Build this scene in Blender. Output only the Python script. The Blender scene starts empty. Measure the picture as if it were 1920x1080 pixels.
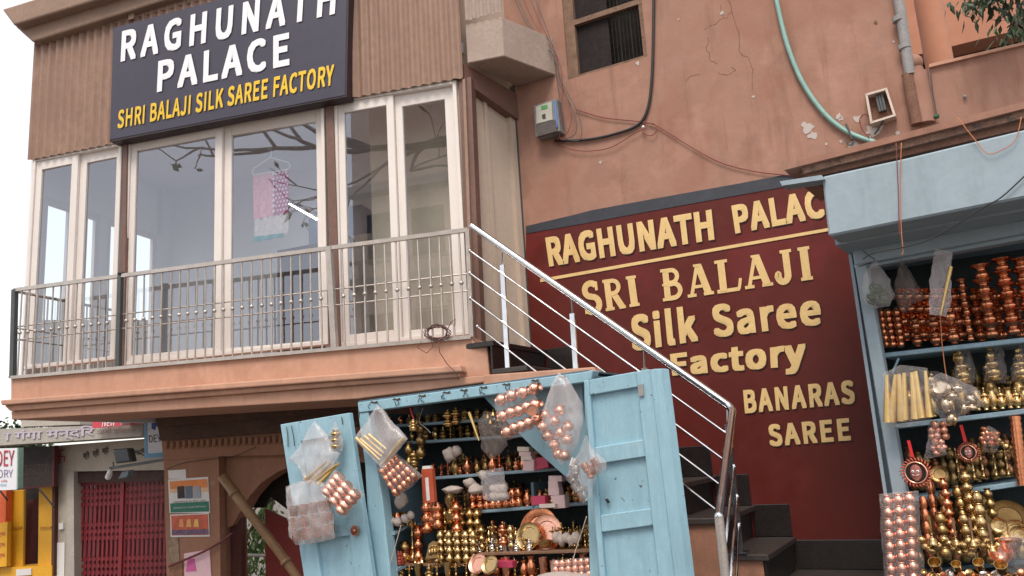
import bpy, math, random
from mathutils import Vector, Matrix, noise
random.seed(7)
PI = math.pi
S = bpy.context.scene
COL = S.collection

# ------------------------------------------------------------------ camera
EYE = Vector((0.0, 0.0, 2.6))
F, PITCH, ROLL = 1536.8, 0.19969, -0.06336
f_ = Vector((0, math.cos(PITCH), math.sin(PITCH)))
_r = Vector((1, 0, 0)); _u = _r.cross(f_)
r_ = math.cos(ROLL)*_r + math.sin(ROLL)*_u
u_ = -math.sin(ROLL)*_r + math.cos(ROLL)*_u
cd = bpy.data.cameras.new('camera'); cam = bpy.data.objects.new('camera', cd); COL.objects.link(cam)
cam.matrix_world = Matrix.Translation(EYE) @ Matrix((r_, u_, -f_)).transposed().to_4x4()
cd.sensor_width = 36; cd.lens = 36*F/1920; cd.clip_end = 500; cd.clip_start = .05
S.camera = cam

# ------------------------------------------------------------------ sky, sun, exposure
SUN_EL, SUN_AZ = math.radians(56), math.radians(196)        # azimuth clockwise from +Y
W = bpy.data.worlds.new('World'); S.world = W; W.use_nodes = True
nt = W.node_tree; bg = nt.nodes['Background']
sk = nt.nodes.new('ShaderNodeTexSky'); sk.sky_type = 'NISHITA'; sk.sun_disc = False
sk.sun_elevation = SUN_EL; sk.sun_rotation = SUN_AZ
sk.air_density = 1.0; sk.dust_density = 2.0; sk.ozone_density = 1.0
hz = nt.nodes.new('ShaderNodeMix'); hz.data_type = 'RGBA'; hz.inputs[0].default_value = .5      # bright white haze over the whole sky
hz.inputs[7].default_value = (10.4, 9.9, 9.3, 1); nt.links.new(sk.outputs[0], hz.inputs[6]); nt.links.new(hz.outputs[2], bg.inputs[0]); bg.inputs[1].default_value = 0.13
sl = bpy.data.lights.new('sun', 'SUN'); sl.energy = 1.9; sl.angle = math.radians(24); sl.color = (1, .91, .79)
sun = bpy.data.objects.new('sun', sl); COL.objects.link(sun)
sd = Vector((math.sin(SUN_AZ)*math.cos(SUN_EL), math.cos(SUN_AZ)*math.cos(SUN_EL), math.sin(SUN_EL)))
sun.rotation_euler = sd.to_track_quat('Z', 'Y').to_euler()
S.view_settings.view_transform = 'Standard'; S.view_settings.look = 'None'
S.view_settings.exposure = 0.5; S.view_settings.gamma = 1; S.view_settings.use_curve_mapping = False
S.cycles.max_bounces = 10; S.cycles.transparent_max_bounces = 24
S.cycles.use_denoising = True

# ------------------------------------------------------------------ helpers
def ray(px, py):
    return (f_ + r_*((px-960)/F) - u_*((py-540)/F))
class Plane:
    """Vertical wall plane; yaw turns it about Z, n points to the street."""
    def __init__(s, yaw, p):
        s.yaw = yaw; s.p = Vector(p); s.u = Vector((math.cos(yaw), math.sin(yaw), 0)); s.n = Vector((math.sin(yaw), -math.cos(yaw), 0))
    def at(s, px, py, off=0.0):
        d = ray(px, py); q = s.p + s.n*off
        return EYE + d*(((q-EYE).dot(s.n))/d.dot(s.n))
    def shift(s, off): return Plane(s.yaw, s.p + s.n*off)
def plane_px(yawdeg, px, py, y):
    d = ray(px, py); return Plane(math.radians(yawdeg), EYE + d*(y/d.y))
def atz(px, py, z):
    d = ray(px, py); return EYE + d*((z-EYE.z)/d.z)
def lerp(a, b, t): return a*(1-t) + b*t
def bil(q, u, v):      # q = tl, tr, br, bl ; u right, v down
    return lerp(lerp(q[0], q[1], u), lerp(q[3], q[2], u), v)

LOC = {}
def tag(o, label=None, cat=None, group=None, kind=None):
    if label: o['label'] = label
    if cat: o['category'] = cat
    if group: o['group'] = group
    if kind: o['kind'] = kind
    return o
def thing(name, label, cat, loc, group=None):
    o = bpy.data.objects.new(name, None); COL.objects.link(o); o.location = loc; o.empty_display_size = .1
    LOC[o.name] = Vector(loc)
    return tag(o, label, cat, group)
class MB:
    def __init__(s): s.v = []; s.f = []; s.m = []
    def add(s, vs, fs, mi=0):
        b = len(s.v); s.v += [Vector(v) for v in vs]; s.f += [tuple(b+i for i in f) for f in fs]; s.m += [mi]*len(fs); return s
    def prism(s, pts, vec, mi=0):
        n = len(pts); vec = Vector(vec)
        vs = list(pts) + [p+vec for p in pts]
        fs = [tuple(range(n)), tuple(range(2*n-1, n-1, -1))] + [(i, i+n, (i+1) % n+n, (i+1) % n) for i in range(n)]
        return s.add(vs, fs, mi)
    def box(s, c, ax, ay, az, mi=0):    # centre and three half vectors
        c = Vector(c); vs = [c+ax*i+ay*j+az*k for k in (-1, 1) for j in (-1, 1) for i in (-1, 1)]
        return s.add(vs, [(0, 2, 3, 1), (4, 5, 7, 6), (0, 1, 5, 4), (2, 6, 7, 3), (0, 4, 6, 2), (1, 3, 7, 5)], mi)
    def aabox(s, x0, x1, y0, y1, z0, z1, mi=0):
        return s.box(((x0+x1)/2, (y0+y1)/2, (z0+z1)/2), Vector(((x1-x0)/2, 0, 0)), Vector((0, (y1-y0)/2, 0)), Vector((0, 0, (z1-z0)/2)), mi)
    def tube(s, pts, r, seg=8, cap=True, mi=0):
        pts = [Vector(p) for p in pts]; n = len(pts); rings = []
        rr = r if isinstance(r, (list, tuple)) else [r]*n
        t0 = (pts[1]-pts[0]).normalized(); ref = Vector((0, 0, 1)) if abs(t0.z) < .9 else Vector((1, 0, 0))
        a = t0.cross(ref).normalized()
        for i, p in enumerate(pts):
            t = (pts[min(i+1, n-1)]-pts[max(i-1, 0)]); t = t.normalized() if t.length > 1e-9 else t0
            a = (a - t*a.dot(t)).normalized(); b = t.cross(a)
            rings.append([p + (a*math.cos(2*PI*k/seg)+b*math.sin(2*PI*k/seg))*rr[i] for k in range(seg)])
        vs = [v for g in rings for v in g]; fs = []
        for i in range(n-1):
            for k in range(seg):
                fs.append((i*seg+k, i*seg+(k+1) % seg, (i+1)*seg+(k+1) % seg, (i+1)*seg+k))
        if cap: fs += [tuple(range(seg-1, -1, -1)), tuple((n-1)*seg+k for k in range(seg))]
        return s.add(vs, fs, mi)
    def lathe(s, prof, c=(0, 0, 0), seg=14, mi=0, axis=None, cap=True):
        c = Vector(c); vs = []; fs = []; n = len(prof)
        A = axis.normalized() if axis else Vector((0, 0, 1))
        X = A.orthogonal().normalized() if axis else Vector((1, 0, 0)); Y = A.cross(X)
        for (r, z) in prof:
            for k in range(seg):
                a = 2*PI*k/seg; vs.append(c + X*(r*math.cos(a)) + Y*(r*math.sin(a)) + A*z)
        for i in range(n-1):
            for k in range(seg):
                fs.append((i*seg+k, i*seg+(k+1) % seg, (i+1)*seg+(k+1) % seg, (i+1)*seg+k))
        if cap and prof[0][0] > .001: fs.append(tuple(range(seg-1, -1, -1)))
        if cap and prof[-1][0] > .001: fs.append(tuple((n-1)*seg+k for k in range(seg)))
        return s.add(vs, fs, mi)
    def ball(s, c, r, seg=10, mi=0, sz=1.0):
        prof = [(r*math.sin(PI*i/6), -r*sz*math.cos(PI*i/6)) for i in range(7)]
        return s.lathe([(max(a, .0005), b) for a, b in prof], c, seg, mi)
    def build(s, name, mat, parent=None, smooth=False, label=None, cat=None, group=None, kind=None, auto=None):
        mats = mat if isinstance(mat, (list, tuple)) else [mat]
        if parent is not None: L = LOC[parent.name]
        else:
            xs = [v.x for v in s.v]; ys = [v.y for v in s.v]; zs = [v.z for v in s.v]
            L = Vector(((min(xs)+max(xs))/2, (min(ys)+max(ys))/2, min(zs)))
        me = bpy.data.meshes.new(name); me.from_pydata([v-L for v in s.v], [], s.f); me.update()
        for m in mats: me.materials.append(m)
        for p, mi in zip(me.polygons, s.m): p.material_index = mi; p.use_smooth = smooth
        o = bpy.data.objects.new(name, me); COL.objects.link(o)
        import bmesh
        bm = bmesh.new(); bm.from_mesh(me); bmesh.ops.recalc_face_normals(bm, faces=bm.faces); bm.to_mesh(me); bm.free()
        if smooth and auto: me.set_sharp_from_angle(angle=math.radians(auto))
        if parent is not None: o.parent = parent; LOC[o.name] = L
        else: o.location = L; LOC[o.name] = L
        return tag(o, label, cat, group, kind)
def slab(name, pxs, pl, thick, mat, parent=None, off=0.0, **k):
    m = MB(); m.prism([pl.at(x, y, off) for x, y in pxs], -pl.n*thick)
    return m.build(name, mat, parent, **k)
def bevel(o, w=.004, seg=1):
    b = o.modifiers.new('bevel', 'BEVEL'); b.width = w; b.segments = seg; b.limit_method = 'ANGLE'; return o

# text laid on a wall plane inside a pixel quad (tl, tr, br, bl)
try: SANS = bpy.data.fonts.load(bpy.utils.resource_path('LOCAL')+'/datafiles/fonts/Noto Sans CJK Regular.woff2')     # a font that ships inside Blender
except Exception: SANS = None
def letters(name, txt, quad, pl, mat, parent, off=.0, depth=.006, bold=.0, spacing=1.0, shear=0.0, font=1, **kw):
    cu = bpy.data.curves.new('t', 'FONT'); cu.body = txt; cu.font = SANS if (SANS and font) else cu.font; cu.size = 1; cu.space_character = spacing; cu.shear = shear; cu.resolution_u = 3
    o = bpy.data.objects.new('t', cu); COL.objects.link(o)
    dg = bpy.context.evaluated_depsgraph_get(); me = bpy.data.meshes.new_from_object(o.evaluated_get(dg))
    bpy.data.objects.remove(o)
    xs = [v.co.x for v in me.vertices]; ys = [v.co.y for v in me.vertices]
    bold = bold*(max(ys)-min(ys))/.73
    x0, x1, y0, y1 = min(xs)-bold, max(xs)+bold, min(ys)-bold*.8, max(ys)+bold*.8
    q = [pl.at(x, y, off) for x, y in quad]
    fs = [tuple(p.vertices) for p in me.polygons]
    m = MB(); shifts = [(0, 0)] if bold <= 0 else [(bold*i, bold*j) for i in (-1, -.33, .33, 1) for j in (-.8, 0, .8)]
    for k, (sx, sy) in enumerate(shifts):      # thin paint: each brush pass a hair above the last
        m.add([bil(q, (v.co.x+sx-x0)/(x1-x0), 1-(v.co.y+sy-y0)/(y1-y0))+pl.n*(.0004*k) for v in me.vertices], fs)
    bpy.data.meshes.remove(me)
    return m.build(name, mat, parent, **kw)

# ------------------------------------------------------------------ materials
def sep(c): return (c[0], c[1], c[2], 1)
MATS = {}
def M(name, col, rough=.6, metal=0.0, var=.15, vs=2.0, bump=.15, bs=60, chips=None, streak=None, rnd=0.0, grain=None, spec=.5, trans=0, coat=0, patches=None):
    m = bpy.data.materials.new(name); m.use_nodes = True; MATS[name] = m
    t = m.node_tree; N = t.nodes; Lk = t.links.new; b = N['Principled BSDF']
    b.inputs['Roughness'].default_value = rough; b.inputs['Metallic'].default_value = metal
    b.inputs['Specular IOR Level'].default_value = spec; b.inputs['Coat Weight'].default_value = coat
    if trans: b.inputs['Transmission Weight'].default_value = trans
    tc = N.new('ShaderNodeTexCoord'); cc = tc.outputs['Object']
    def mp(sc):
        q = N.new('ShaderNodeMapping'); q.inputs['Scale'].default_value = sc; Lk(cc, q.inputs[0]); return q.outputs[0]
    def nz(vec, scale, det=5, rg=.6):
        q = N.new('ShaderNodeTexNoise'); q.inputs['Scale'].default_value = scale; q.inputs['Detail'].default_value = det; q.inputs['Roughness'].default_value = rg
        Lk(vec, q.inputs[0]); return q.outputs[0]
    def ramp(v, a, bb):
        q = N.new('ShaderNodeMapRange'); q.inputs[1].default_value = a; q.inputs[2].default_value = bb; Lk(v, q.inputs[0]); q.clamp = True; return q.outputs[0]
    def mix(fac, a, bb, mode='MIX'):
        q = N.new('ShaderNodeMix'); q.data_type = 'RGBA'; q.blend_type = mode
        if isinstance(fac, (int, float)): q.inputs[0].default_value = fac
        else: Lk(fac, q.inputs[0])
        for i, z in ((6, a), (7, bb)):
            if isinstance(z, tuple): q.inputs[i].default_value = z
            else: Lk(z, q.inputs[i])
        return q.outputs[2]
    c = sep(col)
    if var:
        dark = sep([x*(1-var) for x in col]); light = sep([min(1, x*(1+var)) for x in col])
        c = mix(ramp(nz(cc, vs), .3, .7), dark, light)
        c = mix(ramp(nz(cc, vs*9), .35, .75), c, sep([x*(1-var*1.3) for x in col]))
    if patches:      # (colour, scale, threshold, strength)
        for (pc, ps, th, st) in patches:
            f = ramp(nz(cc, ps, 4, .55), th, th+.06)
            q = N.new('ShaderNodeMath'); q.operation = 'MULTIPLY'; Lk(f, q.inputs[0]); q.inputs[1].default_value = st
            c = mix(q.outputs[0], c, sep(pc))
    if streak:
        f = ramp(nz(mp((6, 6, .7)), 1.2, 6, .65), streak[1], streak[1]+.2)
        q = N.new('ShaderNodeMath'); q.operation = 'MULTIPLY'; Lk(f, q.inputs[0]); q.inputs[1].default_value = streak[2]
        c = mix(q.outputs[0], c, sep(streak[0]))
    if grain:
        f = ramp(nz(mp(grain), 9, 4, .6), .35, .7)
        c = mix(f, c, sep([x*.86 for x in col]))
    hb = None
    if chips:
        f = ramp(nz(cc, chips[2], 8, .7), chips[1], chips[1]+.015)
        c = mix(f, c, sep(chips[0])); hb = f
    if rnd:
        oi = N.new('ShaderNodeObjectInfo'); r0 = ramp(oi.outputs['Random'], 0, 1)
        q = N.new('ShaderNodeMapRange'); Lk(r0, q.inputs[0]); q.inputs[3].default_value = 1-rnd; q.inputs[4].default_value = 1+rnd
        h = N.new('ShaderNodeHueSaturation'); Lk(q.outputs[0], h.inputs['Value'])
        if isinstance(c, tuple): h.inputs['Color'].default_value = c
        else: Lk(c, h.inputs['Color'])
        c = h.outputs[0]
    if isinstance(c, tuple): b.inputs['Base Color'].default_value = c
    else: Lk(c, b.inputs['Base Color'])
    if var:
        q = N.new('ShaderNodeMapRange'); Lk(nz(cc, vs*5), q.inputs[0]); q.inputs[1].default_value = .3; q.inputs[2].default_value = .7
        q.inputs[3].default_value = max(.02, rough-.1); q.inputs[4].default_value = min(1, rough+.12); Lk(q.outputs[0], b.inputs['Roughness'])
    if bump:
        q = N.new('ShaderNodeBump'); q.inputs['Strength'].default_value = bump; q.inputs['Distance'].default_value = .01
        h1 = nz(mp(grain) if grain else cc, bs if not grain else 30, 6, .65)
        if hb is not None:
            s2 = N.new('ShaderNodeMath'); s2.operation = 'SUBTRACT'; Lk(h1, s2.inputs[0]); Lk(hb, s2.inputs[1]); h1 = s2.outputs[0]
        Lk(h1, q.inputs['Height']); Lk(q.outputs[0], b.inputs['Normal'])
    return m
def film(name, col=(.85, .85, .9), op=.35, rough=.25, bs=18, bump=.6):
    m = bpy.data.materials.new(name); m.use_nodes = True; t = m.node_tree; N = t.nodes; Lk = t.links.new
    N.clear(); out = N.new('ShaderNodeOutputMaterial'); tr = N.new('ShaderNodeBsdfTransparent'); pb = N.new('ShaderNodeBsdfPrincipled')
    pb.inputs['Coat Weight'].default_value = .6; pb.inputs['Coat Roughness'].default_value = .08; pb.inputs['Base Color'].default_value = sep(col); pb.inputs['Roughness'].default_value = rough
    nzn = N.new('ShaderNodeTexNoise'); nzn.inputs['Scale'].default_value = bs; nzn.inputs['Detail'].default_value = 6
    tc = N.new('ShaderNodeTexCoord'); mp = N.new('ShaderNodeMapping'); mp.inputs['Scale'].default_value = (1.6, 1.6, .6); Lk(tc.outputs['Object'], mp.inputs[0]); Lk(mp.outputs[0], nzn.inputs[0])
    bp = N.new('ShaderNodeBump'); bp.inputs['Strength'].default_value = bump; bp.inputs['Distance'].default_value = .02; Lk(nzn.outputs[0], bp.inputs['Height']); Lk(bp.outputs[0], pb.inputs['Normal'])
    mr = N.new('ShaderNodeMapRange'); mr.inputs[1].default_value = .35; mr.inputs[2].default_value = .68; mr.inputs[3].default_value = op*.7; mr.inputs[4].default_value = min(1, op*1.4); Lk(nzn.outputs[0], mr.inputs[0])
    lw = N.new('ShaderNodeLayerWeight'); lw.inputs[0].default_value = .25
    ad = N.new('ShaderNodeMath'); ad.operation = 'ADD'; ad.use_clamp = True; Lk(mr.outputs[0], ad.inputs[0])
    ml = N.new('ShaderNodeMath'); ml.operation = 'MULTIPLY'; ml.inputs[1].default_value = .22; Lk(lw.outputs['Facing'], ml.inputs[0]); Lk(ml.outputs[0], ad.inputs[1])
    mx = N.new('ShaderNodeMixShader'); Lk(ad.outputs[0], mx.inputs[0]); Lk(tr.outputs[0], mx.inputs[1]); Lk(pb.outputs[0], mx.inputs[2]); Lk(mx.outputs[0], out.inputs[0])
    return m
def glass(name, tint=(.82, .88, .92), refl=.18):
    m = bpy.data.materials.new(name); m.use_nodes = True; t = m.node_tree; N = t.nodes; Lk = t.links.new
    N.clear(); out = N.new('ShaderNodeOutputMaterial'); tr = N.new('ShaderNodeBsdfTransparent'); gl = N.new('ShaderNodeBsdfGlossy')
    tr.inputs[0].default_value = sep(tint); gl.inputs['Roughness'].default_value = 0.0; gl.inputs[0].default_value = (.68, .72, .80, 1)
    lw = N.new('ShaderNodeLayerWeight'); lw.inputs[0].default_value = .5; fr = N.new('ShaderNodeMath'); fr.operation = 'POWER'; fr.inputs[1].default_value = 4; Lk(lw.outputs['Facing'], fr.inputs[0])
    ad = N.new('ShaderNodeMath'); ad.operation = 'ADD'; ad.inputs[1].default_value = refl; ad.use_clamp = True; Lk(fr.outputs[0], ad.inputs[0])
    mx = N.new('ShaderNodeMixShader'); Lk(ad.outputs[0], mx.inputs[0]); Lk(tr.outputs[0], mx.inputs[1]); Lk(gl.outputs[0], mx.inputs[2]); Lk(mx.outputs[0], out.inputs[0])
    return m
def emit(name, col, st):
    m = bpy.data.materials.new(name); m.use_nodes = True; b = m.node_tree.nodes['Principled BSDF']
    b.inputs['Base Color'].default_value = sep(col); b.inputs['Emission Color'].default_value = sep(col); b.inputs['Emission Strength'].default_value = st; return m

salmon = M('salmon_plaster', (.35, .19, .138), .85, var=.10, vs=1.2, bump=.25, bs=25, streak=((.20, .095, .065), .52, .6), patches=[((.29, .135, .09), .9, .50, .5), ((.24, .12, .085), 2.3, .58, .35), ((.45, .26, .19), 1.7, .60, .35)])
peach = M('peach_plaster', (.52, .29, .20), .8, var=.10, vs=1.5, bump=.2, bs=30, streak=((.30, .15, .095), .54, .45), patches=[((.40, .20, .13), 1.6, .55, .4)], chips=((.30, .27, .25), .70, 7))
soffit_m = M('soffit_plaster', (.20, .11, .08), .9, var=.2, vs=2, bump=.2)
orange_p = M('orange_plaster', (.47, .215, .135), .85, var=.08, vs=1, bump=.1)
beige = M('beige_paint', (.50, .40, .32), .7, var=.06, vs=2, bump=.05, streak=((.35, .26, .2), .6, .3))
concrete = M('grey_concrete', (.40, .31, .26), .9, var=.15, vs=3, bump=.3, bs=40, streak=((.2, .14, .12), .55, .5))
brown = M('brown_sheet', (.31, .195, .145), .55, var=.14, vs=1.5, bump=.08, streak=((.22, .13, .10), .5, .55), spec=.3)
brownpost = M('brown_steel', (.17, .09, .07), .5, var=.15, bump=.1)
eave = M('brown_eave', (.30, .20, .15), .8, var=.15, vs=3, bump=.2)
upvc = M('white_window_frame', (.74, .68, .64), .4, var=.04, vs=5, bump=.02, streak=((.55, .45, .38), .62, .3))
signm = M('dark_sign_face', (.046, .042, .068), .45, var=.05, bump=0)
signedge = M('sign_edge', (.03, .015, .02), .5, var=.1)
white = M('white_letter', (.85, .84, .88), .5, var=.02, bump=0)
yellow = M('yellow_letter', (.80, .52, .03), .5, var=.04, bump=0)
maroon = M('maroon_gloss_paint', (.105, .014, .010), .42, var=.10, vs=1.5, bump=.08, bs=14, spec=.3, patches=[((.16, .02, .02), 1.4, .55, .5)])
navy = M('dark_painted_band', (.035, .04, .055), .6, var=.2, bump=.1)
gold = M('painted_gold_letter', (.74, .51, .22), .5, var=.10, vs=8, bump=.06, bs=30, streak=((.55, .33, .10), .55, .45))
steel = M('stainless_steel', (.62, .63, .66), .16, 1.0, var=.05, bump=0)
railm = M('weathered_steel', (.52, .47, .43), .42, .75, var=.15, vs=12, bump=.05)
raildk = M('dark_steel', (.10, .11, .11), .5, .5, var=.15)
granite = M('black_granite', (.018, .013, .012), .3, var=.35, vs=30, bump=.05, bs=80)
granite_s = M('worn_granite', (.050, .040, .036), .45, var=.25, vs=14, bump=.08)
blue = M('blue_painted_wood', (.30, .50, .60), .55, var=.10, vs=3, bump=.35, bs=30, grain=(5, 5, .5), chips=((.10, .11, .11), .645, 24), streak=((.17, .28, .34), .50, .55), patches=[((.22, .36, .42), 2.2, .54, .35), ((.40, .56, .62), 3.5, .58, .3)])
bluec = M('blue_painted_plaster', (.30, .375, .43), .7, var=.07, vs=2, bump=.12, bs=30, streak=((.19, .25, .28), .54, .5), chips=((.22, .2, .2), .74, 9))
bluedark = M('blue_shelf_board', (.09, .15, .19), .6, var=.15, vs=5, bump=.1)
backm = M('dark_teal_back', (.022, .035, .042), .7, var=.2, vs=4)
black = M('black_rubber', (.015, .015, .017), .5, var=.1, bump=0)
redwire = M('red_wire', (.22, .05, .04), .5, var=.1, bump=0)
orwire = M('orange_string', (.55, .2, .08), .7, var=.1, bump=0)
greenp = M('green_hose', (.24, .42, .38), .45, var=.12, vs=6, bump=.03)
greyp = M('grey_pipe', (.30, .29, .29), .7, var=.25, vs=10, bump=.2)
rust = M('rusty_brown', (.22, .11, .075), .85, var=.3, vs=10, bump=.3)
wood = M('old_wood', (.22, .12, .07), .7, var=.25, vs=6, bump=.3)
bamboo = M('bamboo', (.28, .16, .08), .5, var=.2, vs=8, bump=.15)
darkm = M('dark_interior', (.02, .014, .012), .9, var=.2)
darkglass = M('dark_window_board', (.028, .021, .022), .75, var=.3, vs=4, spec=.15)
roomw = M('room_white_wall', (.80, .79, .80), .8, var=.02, bump=0)
roomc = M('room_ceiling', (.68, .70, .74), .8, var=.02, bump=0)
redgate = M('red_gate_paint', (.19, .014, .022), .5, var=.2, vs=8, bump=.1)
redpanel = M('red_board', (.30, .05, .045), .7, var=.15, vs=4, bump=.1)
cream = M('cream_wall', (.42, .37, .31), .85, var=.1, vs=3, bump=.2, streak=((.22, .18, .15), .55, .4))
fasc = M('grey_fascia', (.40, .37, .33), .85, var=.15, vs=4, bump=.2)
lilac = M('lilac_letter', (.48, .42, .50), .8, var=.1, bump=0)
yelwall = M('yellow_door_paint', (.75, .38, .02), .55, var=.08, vs=4, bump=.05)
orwall = M('orange_red_paint', (.70, .12, .03), .6, var=.08)
ink = M('dark_ink', (.06, .045, .05), .8, var=.1, bump=0)
redink = M('red_ink', (.45, .05, .07), .7, var=.1, bump=0)
paper = M('paper', (.72, .70, .68), .8, var=.06, vs=8, bump=.05)
pinkpaper = M('pink_paper', (.72, .48, .52), .8, var=.06, bump=.03)
skyblue = M('sky_blue_print', (.15, .38, .62), .5, var=.05, bump=0)
redban = M('red_banner', (.60, .06, .09), .6, var=.08)
leaf = M('leaf', (.030, .06, .018), .5, var=.35, vs=6, bump=0, rnd=.2)
bark = M('bark', (.09, .065, .05), .9, var=.2, vs=6)
ground_m = M('street_ground', (.14, .12, .105), .9, var=.2, vs=1, bump=.3)
gl = glass('window_glass', refl=.22)
copper = M('copper', (.78, .32, .17), .26, 1, var=.14, vs=14, bump=.03, bs=40, rnd=.22)
copperp = M('pale_copper', (.88, .46, .33), .30, 1, var=.10, vs=14, bump=.03, bs=40, rnd=.12)
brass = M('brass', (.62, .43, .20), .24, 1, var=.16, vs=14, bump=.03, bs=40, rnd=.22)
brasso = M('old_brass', (.45, .30, .13), .36, 1, var=.25, vs=18, bump=.05, bs=50, rnd=.25)
silver = M('silver_metal', (.72, .70, .70), .25, 1, var=.1, vs=10, bump=.02, rnd=.1)
goldpaper = M('gold_foil', (.78, .55, .22), .38, .75, var=.12, vs=14, bump=.1)
bagf = film('plastic_film', (.76, .71, .73), .17, .16, bs=7, bump=1)
bagm = film('milky_plastic', (.74, .69, .70), .27, .2, bs=6, bump=1)
bagthin = film('clear_wrap', (.88, .83, .84), .08, .08, 20, 1)
dustbag = film('dusty_dark_plastic', (.22, .17, .15), .25, .35)

# ------------------------------------------------------------------ wall planes
RAIL = plane_px(-15.8, 880, 632, 6.6)           # balcony railing
WIN = RAIL.shift(-.30)                          # bay windows and sheeting
BW = plane_px(-28.24, 985, 650, 7.45)           # big salmon wall beside the stair
STR = BW.shift(.98)                             # stair railing line
CS = plane_px(-33.6, 1640, 720, 5.25)           # right shop front
ST = plane_px(-32.0, 900, 900, 5.62)            # kiosk front
UC = RAIL.shift(-1.25)                           # column and arch under the bay
EW = plane_px(-17.5, 200, 900, 11.5)            # shops further down the street
Z = Vector((0, 0, 1))

# ------------------------------------------------------------------ ground
m = MB(); m.aabox(-60, 60, -60, 80, -.3, 0); m.build('street', ground_m, kind='structure')

# ================================================================== SHOWROOM BAY BUILDING
def A_of(pl, p): return (p-pl.p).dot(pl.u)
def onp(pl, a, z, off=0.0):
    q = pl.p + pl.u*a + pl.n*off; return Vector((q.x, q.y, z))
FLOORZ = RAIL.at(880, 634).z
bay = thing('showroom_building', 'pink and brown showroom building with a glazed first floor bay over the street', 'building', (WIN.at(400, 700).x, WIN.at(400, 700).y, 0))
def fas(name, pts, off, thick, mat=peach, parent=bay, pl=RAIL, **k): return slab(name, pts, pl, thick, mat, parent, off, **k)
o = fas('floor_slab', [(20, 710), (885, 632), (890, 645), (913, 647), (918, 705), (20, 760)], 0.0, 2.9); bevel(o, .01, 2)
o = fas('ledge_moulding', [(0, 750), (862, 684), (866, 697), (2, 760)], .13, .6); bevel(o, .012, 2)
o = fas('ledge_moulding', [(7, 760.3), (862, 697.3), (862, 707), (18, 771)], .085, .6); bevel(o, .012, 2)
o = fas('ledge_beam', [(20, 771.3), (862, 707.3), (915, 703), (916, 716), (669, 748), (22, 787)], .04, 1.0); bevel(o, .01, 2)
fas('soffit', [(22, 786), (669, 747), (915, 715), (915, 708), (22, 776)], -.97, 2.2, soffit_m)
# bay side wall towards the stair
Pc = WIN.at(872, 400); Pb = BW.at(970, 400)
d = (Pb-Pc); d.z = 0; dn = Vector((d.y, -d.x, 0)).normalized()
ztop = WIN.at(905, 112).z
m = MB(); m.prism([Vector((Pc.x, Pc.y, FLOORZ-.02)), Vector((Pb.x, Pb.y, FLOORZ-.02)), Vector((Pb.x, Pb.y, ztop+1.2)), Vector((Pc.x, Pc.y, ztop+1.2))], -dn*.12); m.build('side_wall', beige, bay)
m = MB()
h = d.length; dd = d.normalized()
for (t0, t1, w) in ((.02, .08, .035), (.44, .50, .02), (.9, 1.0, .05)):
    q = Pc+d*t0+dn*0.0; q2 = Pc+d*t1
    m.prism([Vector((q.x, q.y, FLOORZ)), Vector((q2.x, q2.y, FLOORZ)), Vector((q2.x, q2.y, ztop-.1)), Vector((q.x, q.y, ztop-.1))], dn*w)
m.build('pilaster', beige, bay)
m = MB(); m.prism([Vector((Pc.x, Pc.y, ztop-.20)), Vector((Pb.x, Pb.y, ztop-.36)), Vector((Pb.x, Pb.y, ztop-.1)), Vector((Pc.x, Pc.y, ztop-.02))], dn*.09); m.build('side_beam', brownpost, bay)
m = MB(); q = Pb+dn*.0; m.prism([Vector((q.x, q.y, FLOORZ)), Vector((q.x, q.y, ztop))]+[Vector((q.x+dd.x*.03, q.y+dd.y*.03, ztop)), Vector((q.x+dd.x*.03, q.y+dd.y*.03, FLOORZ))], dn*.06); m.build('corner_strip', raildk, bay)

# brown steel posts
for pts, off in (([(231, 268), (238, 266), (232, 686), (224, 688)], .05), ([(610, 191), (624, 187), (638, 652), (622, 655)], .05), ([(860, 149), (883, 144), (903, 646), (880, 648)], .02)):
    slab('steel_post', pts, WIN, .12, brownpost, bay, off)
slab('steel_post', [(867, 148), (872, 147), (890, 640), (884, 641)], WIN, .05, brown, bay, .05)
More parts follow.
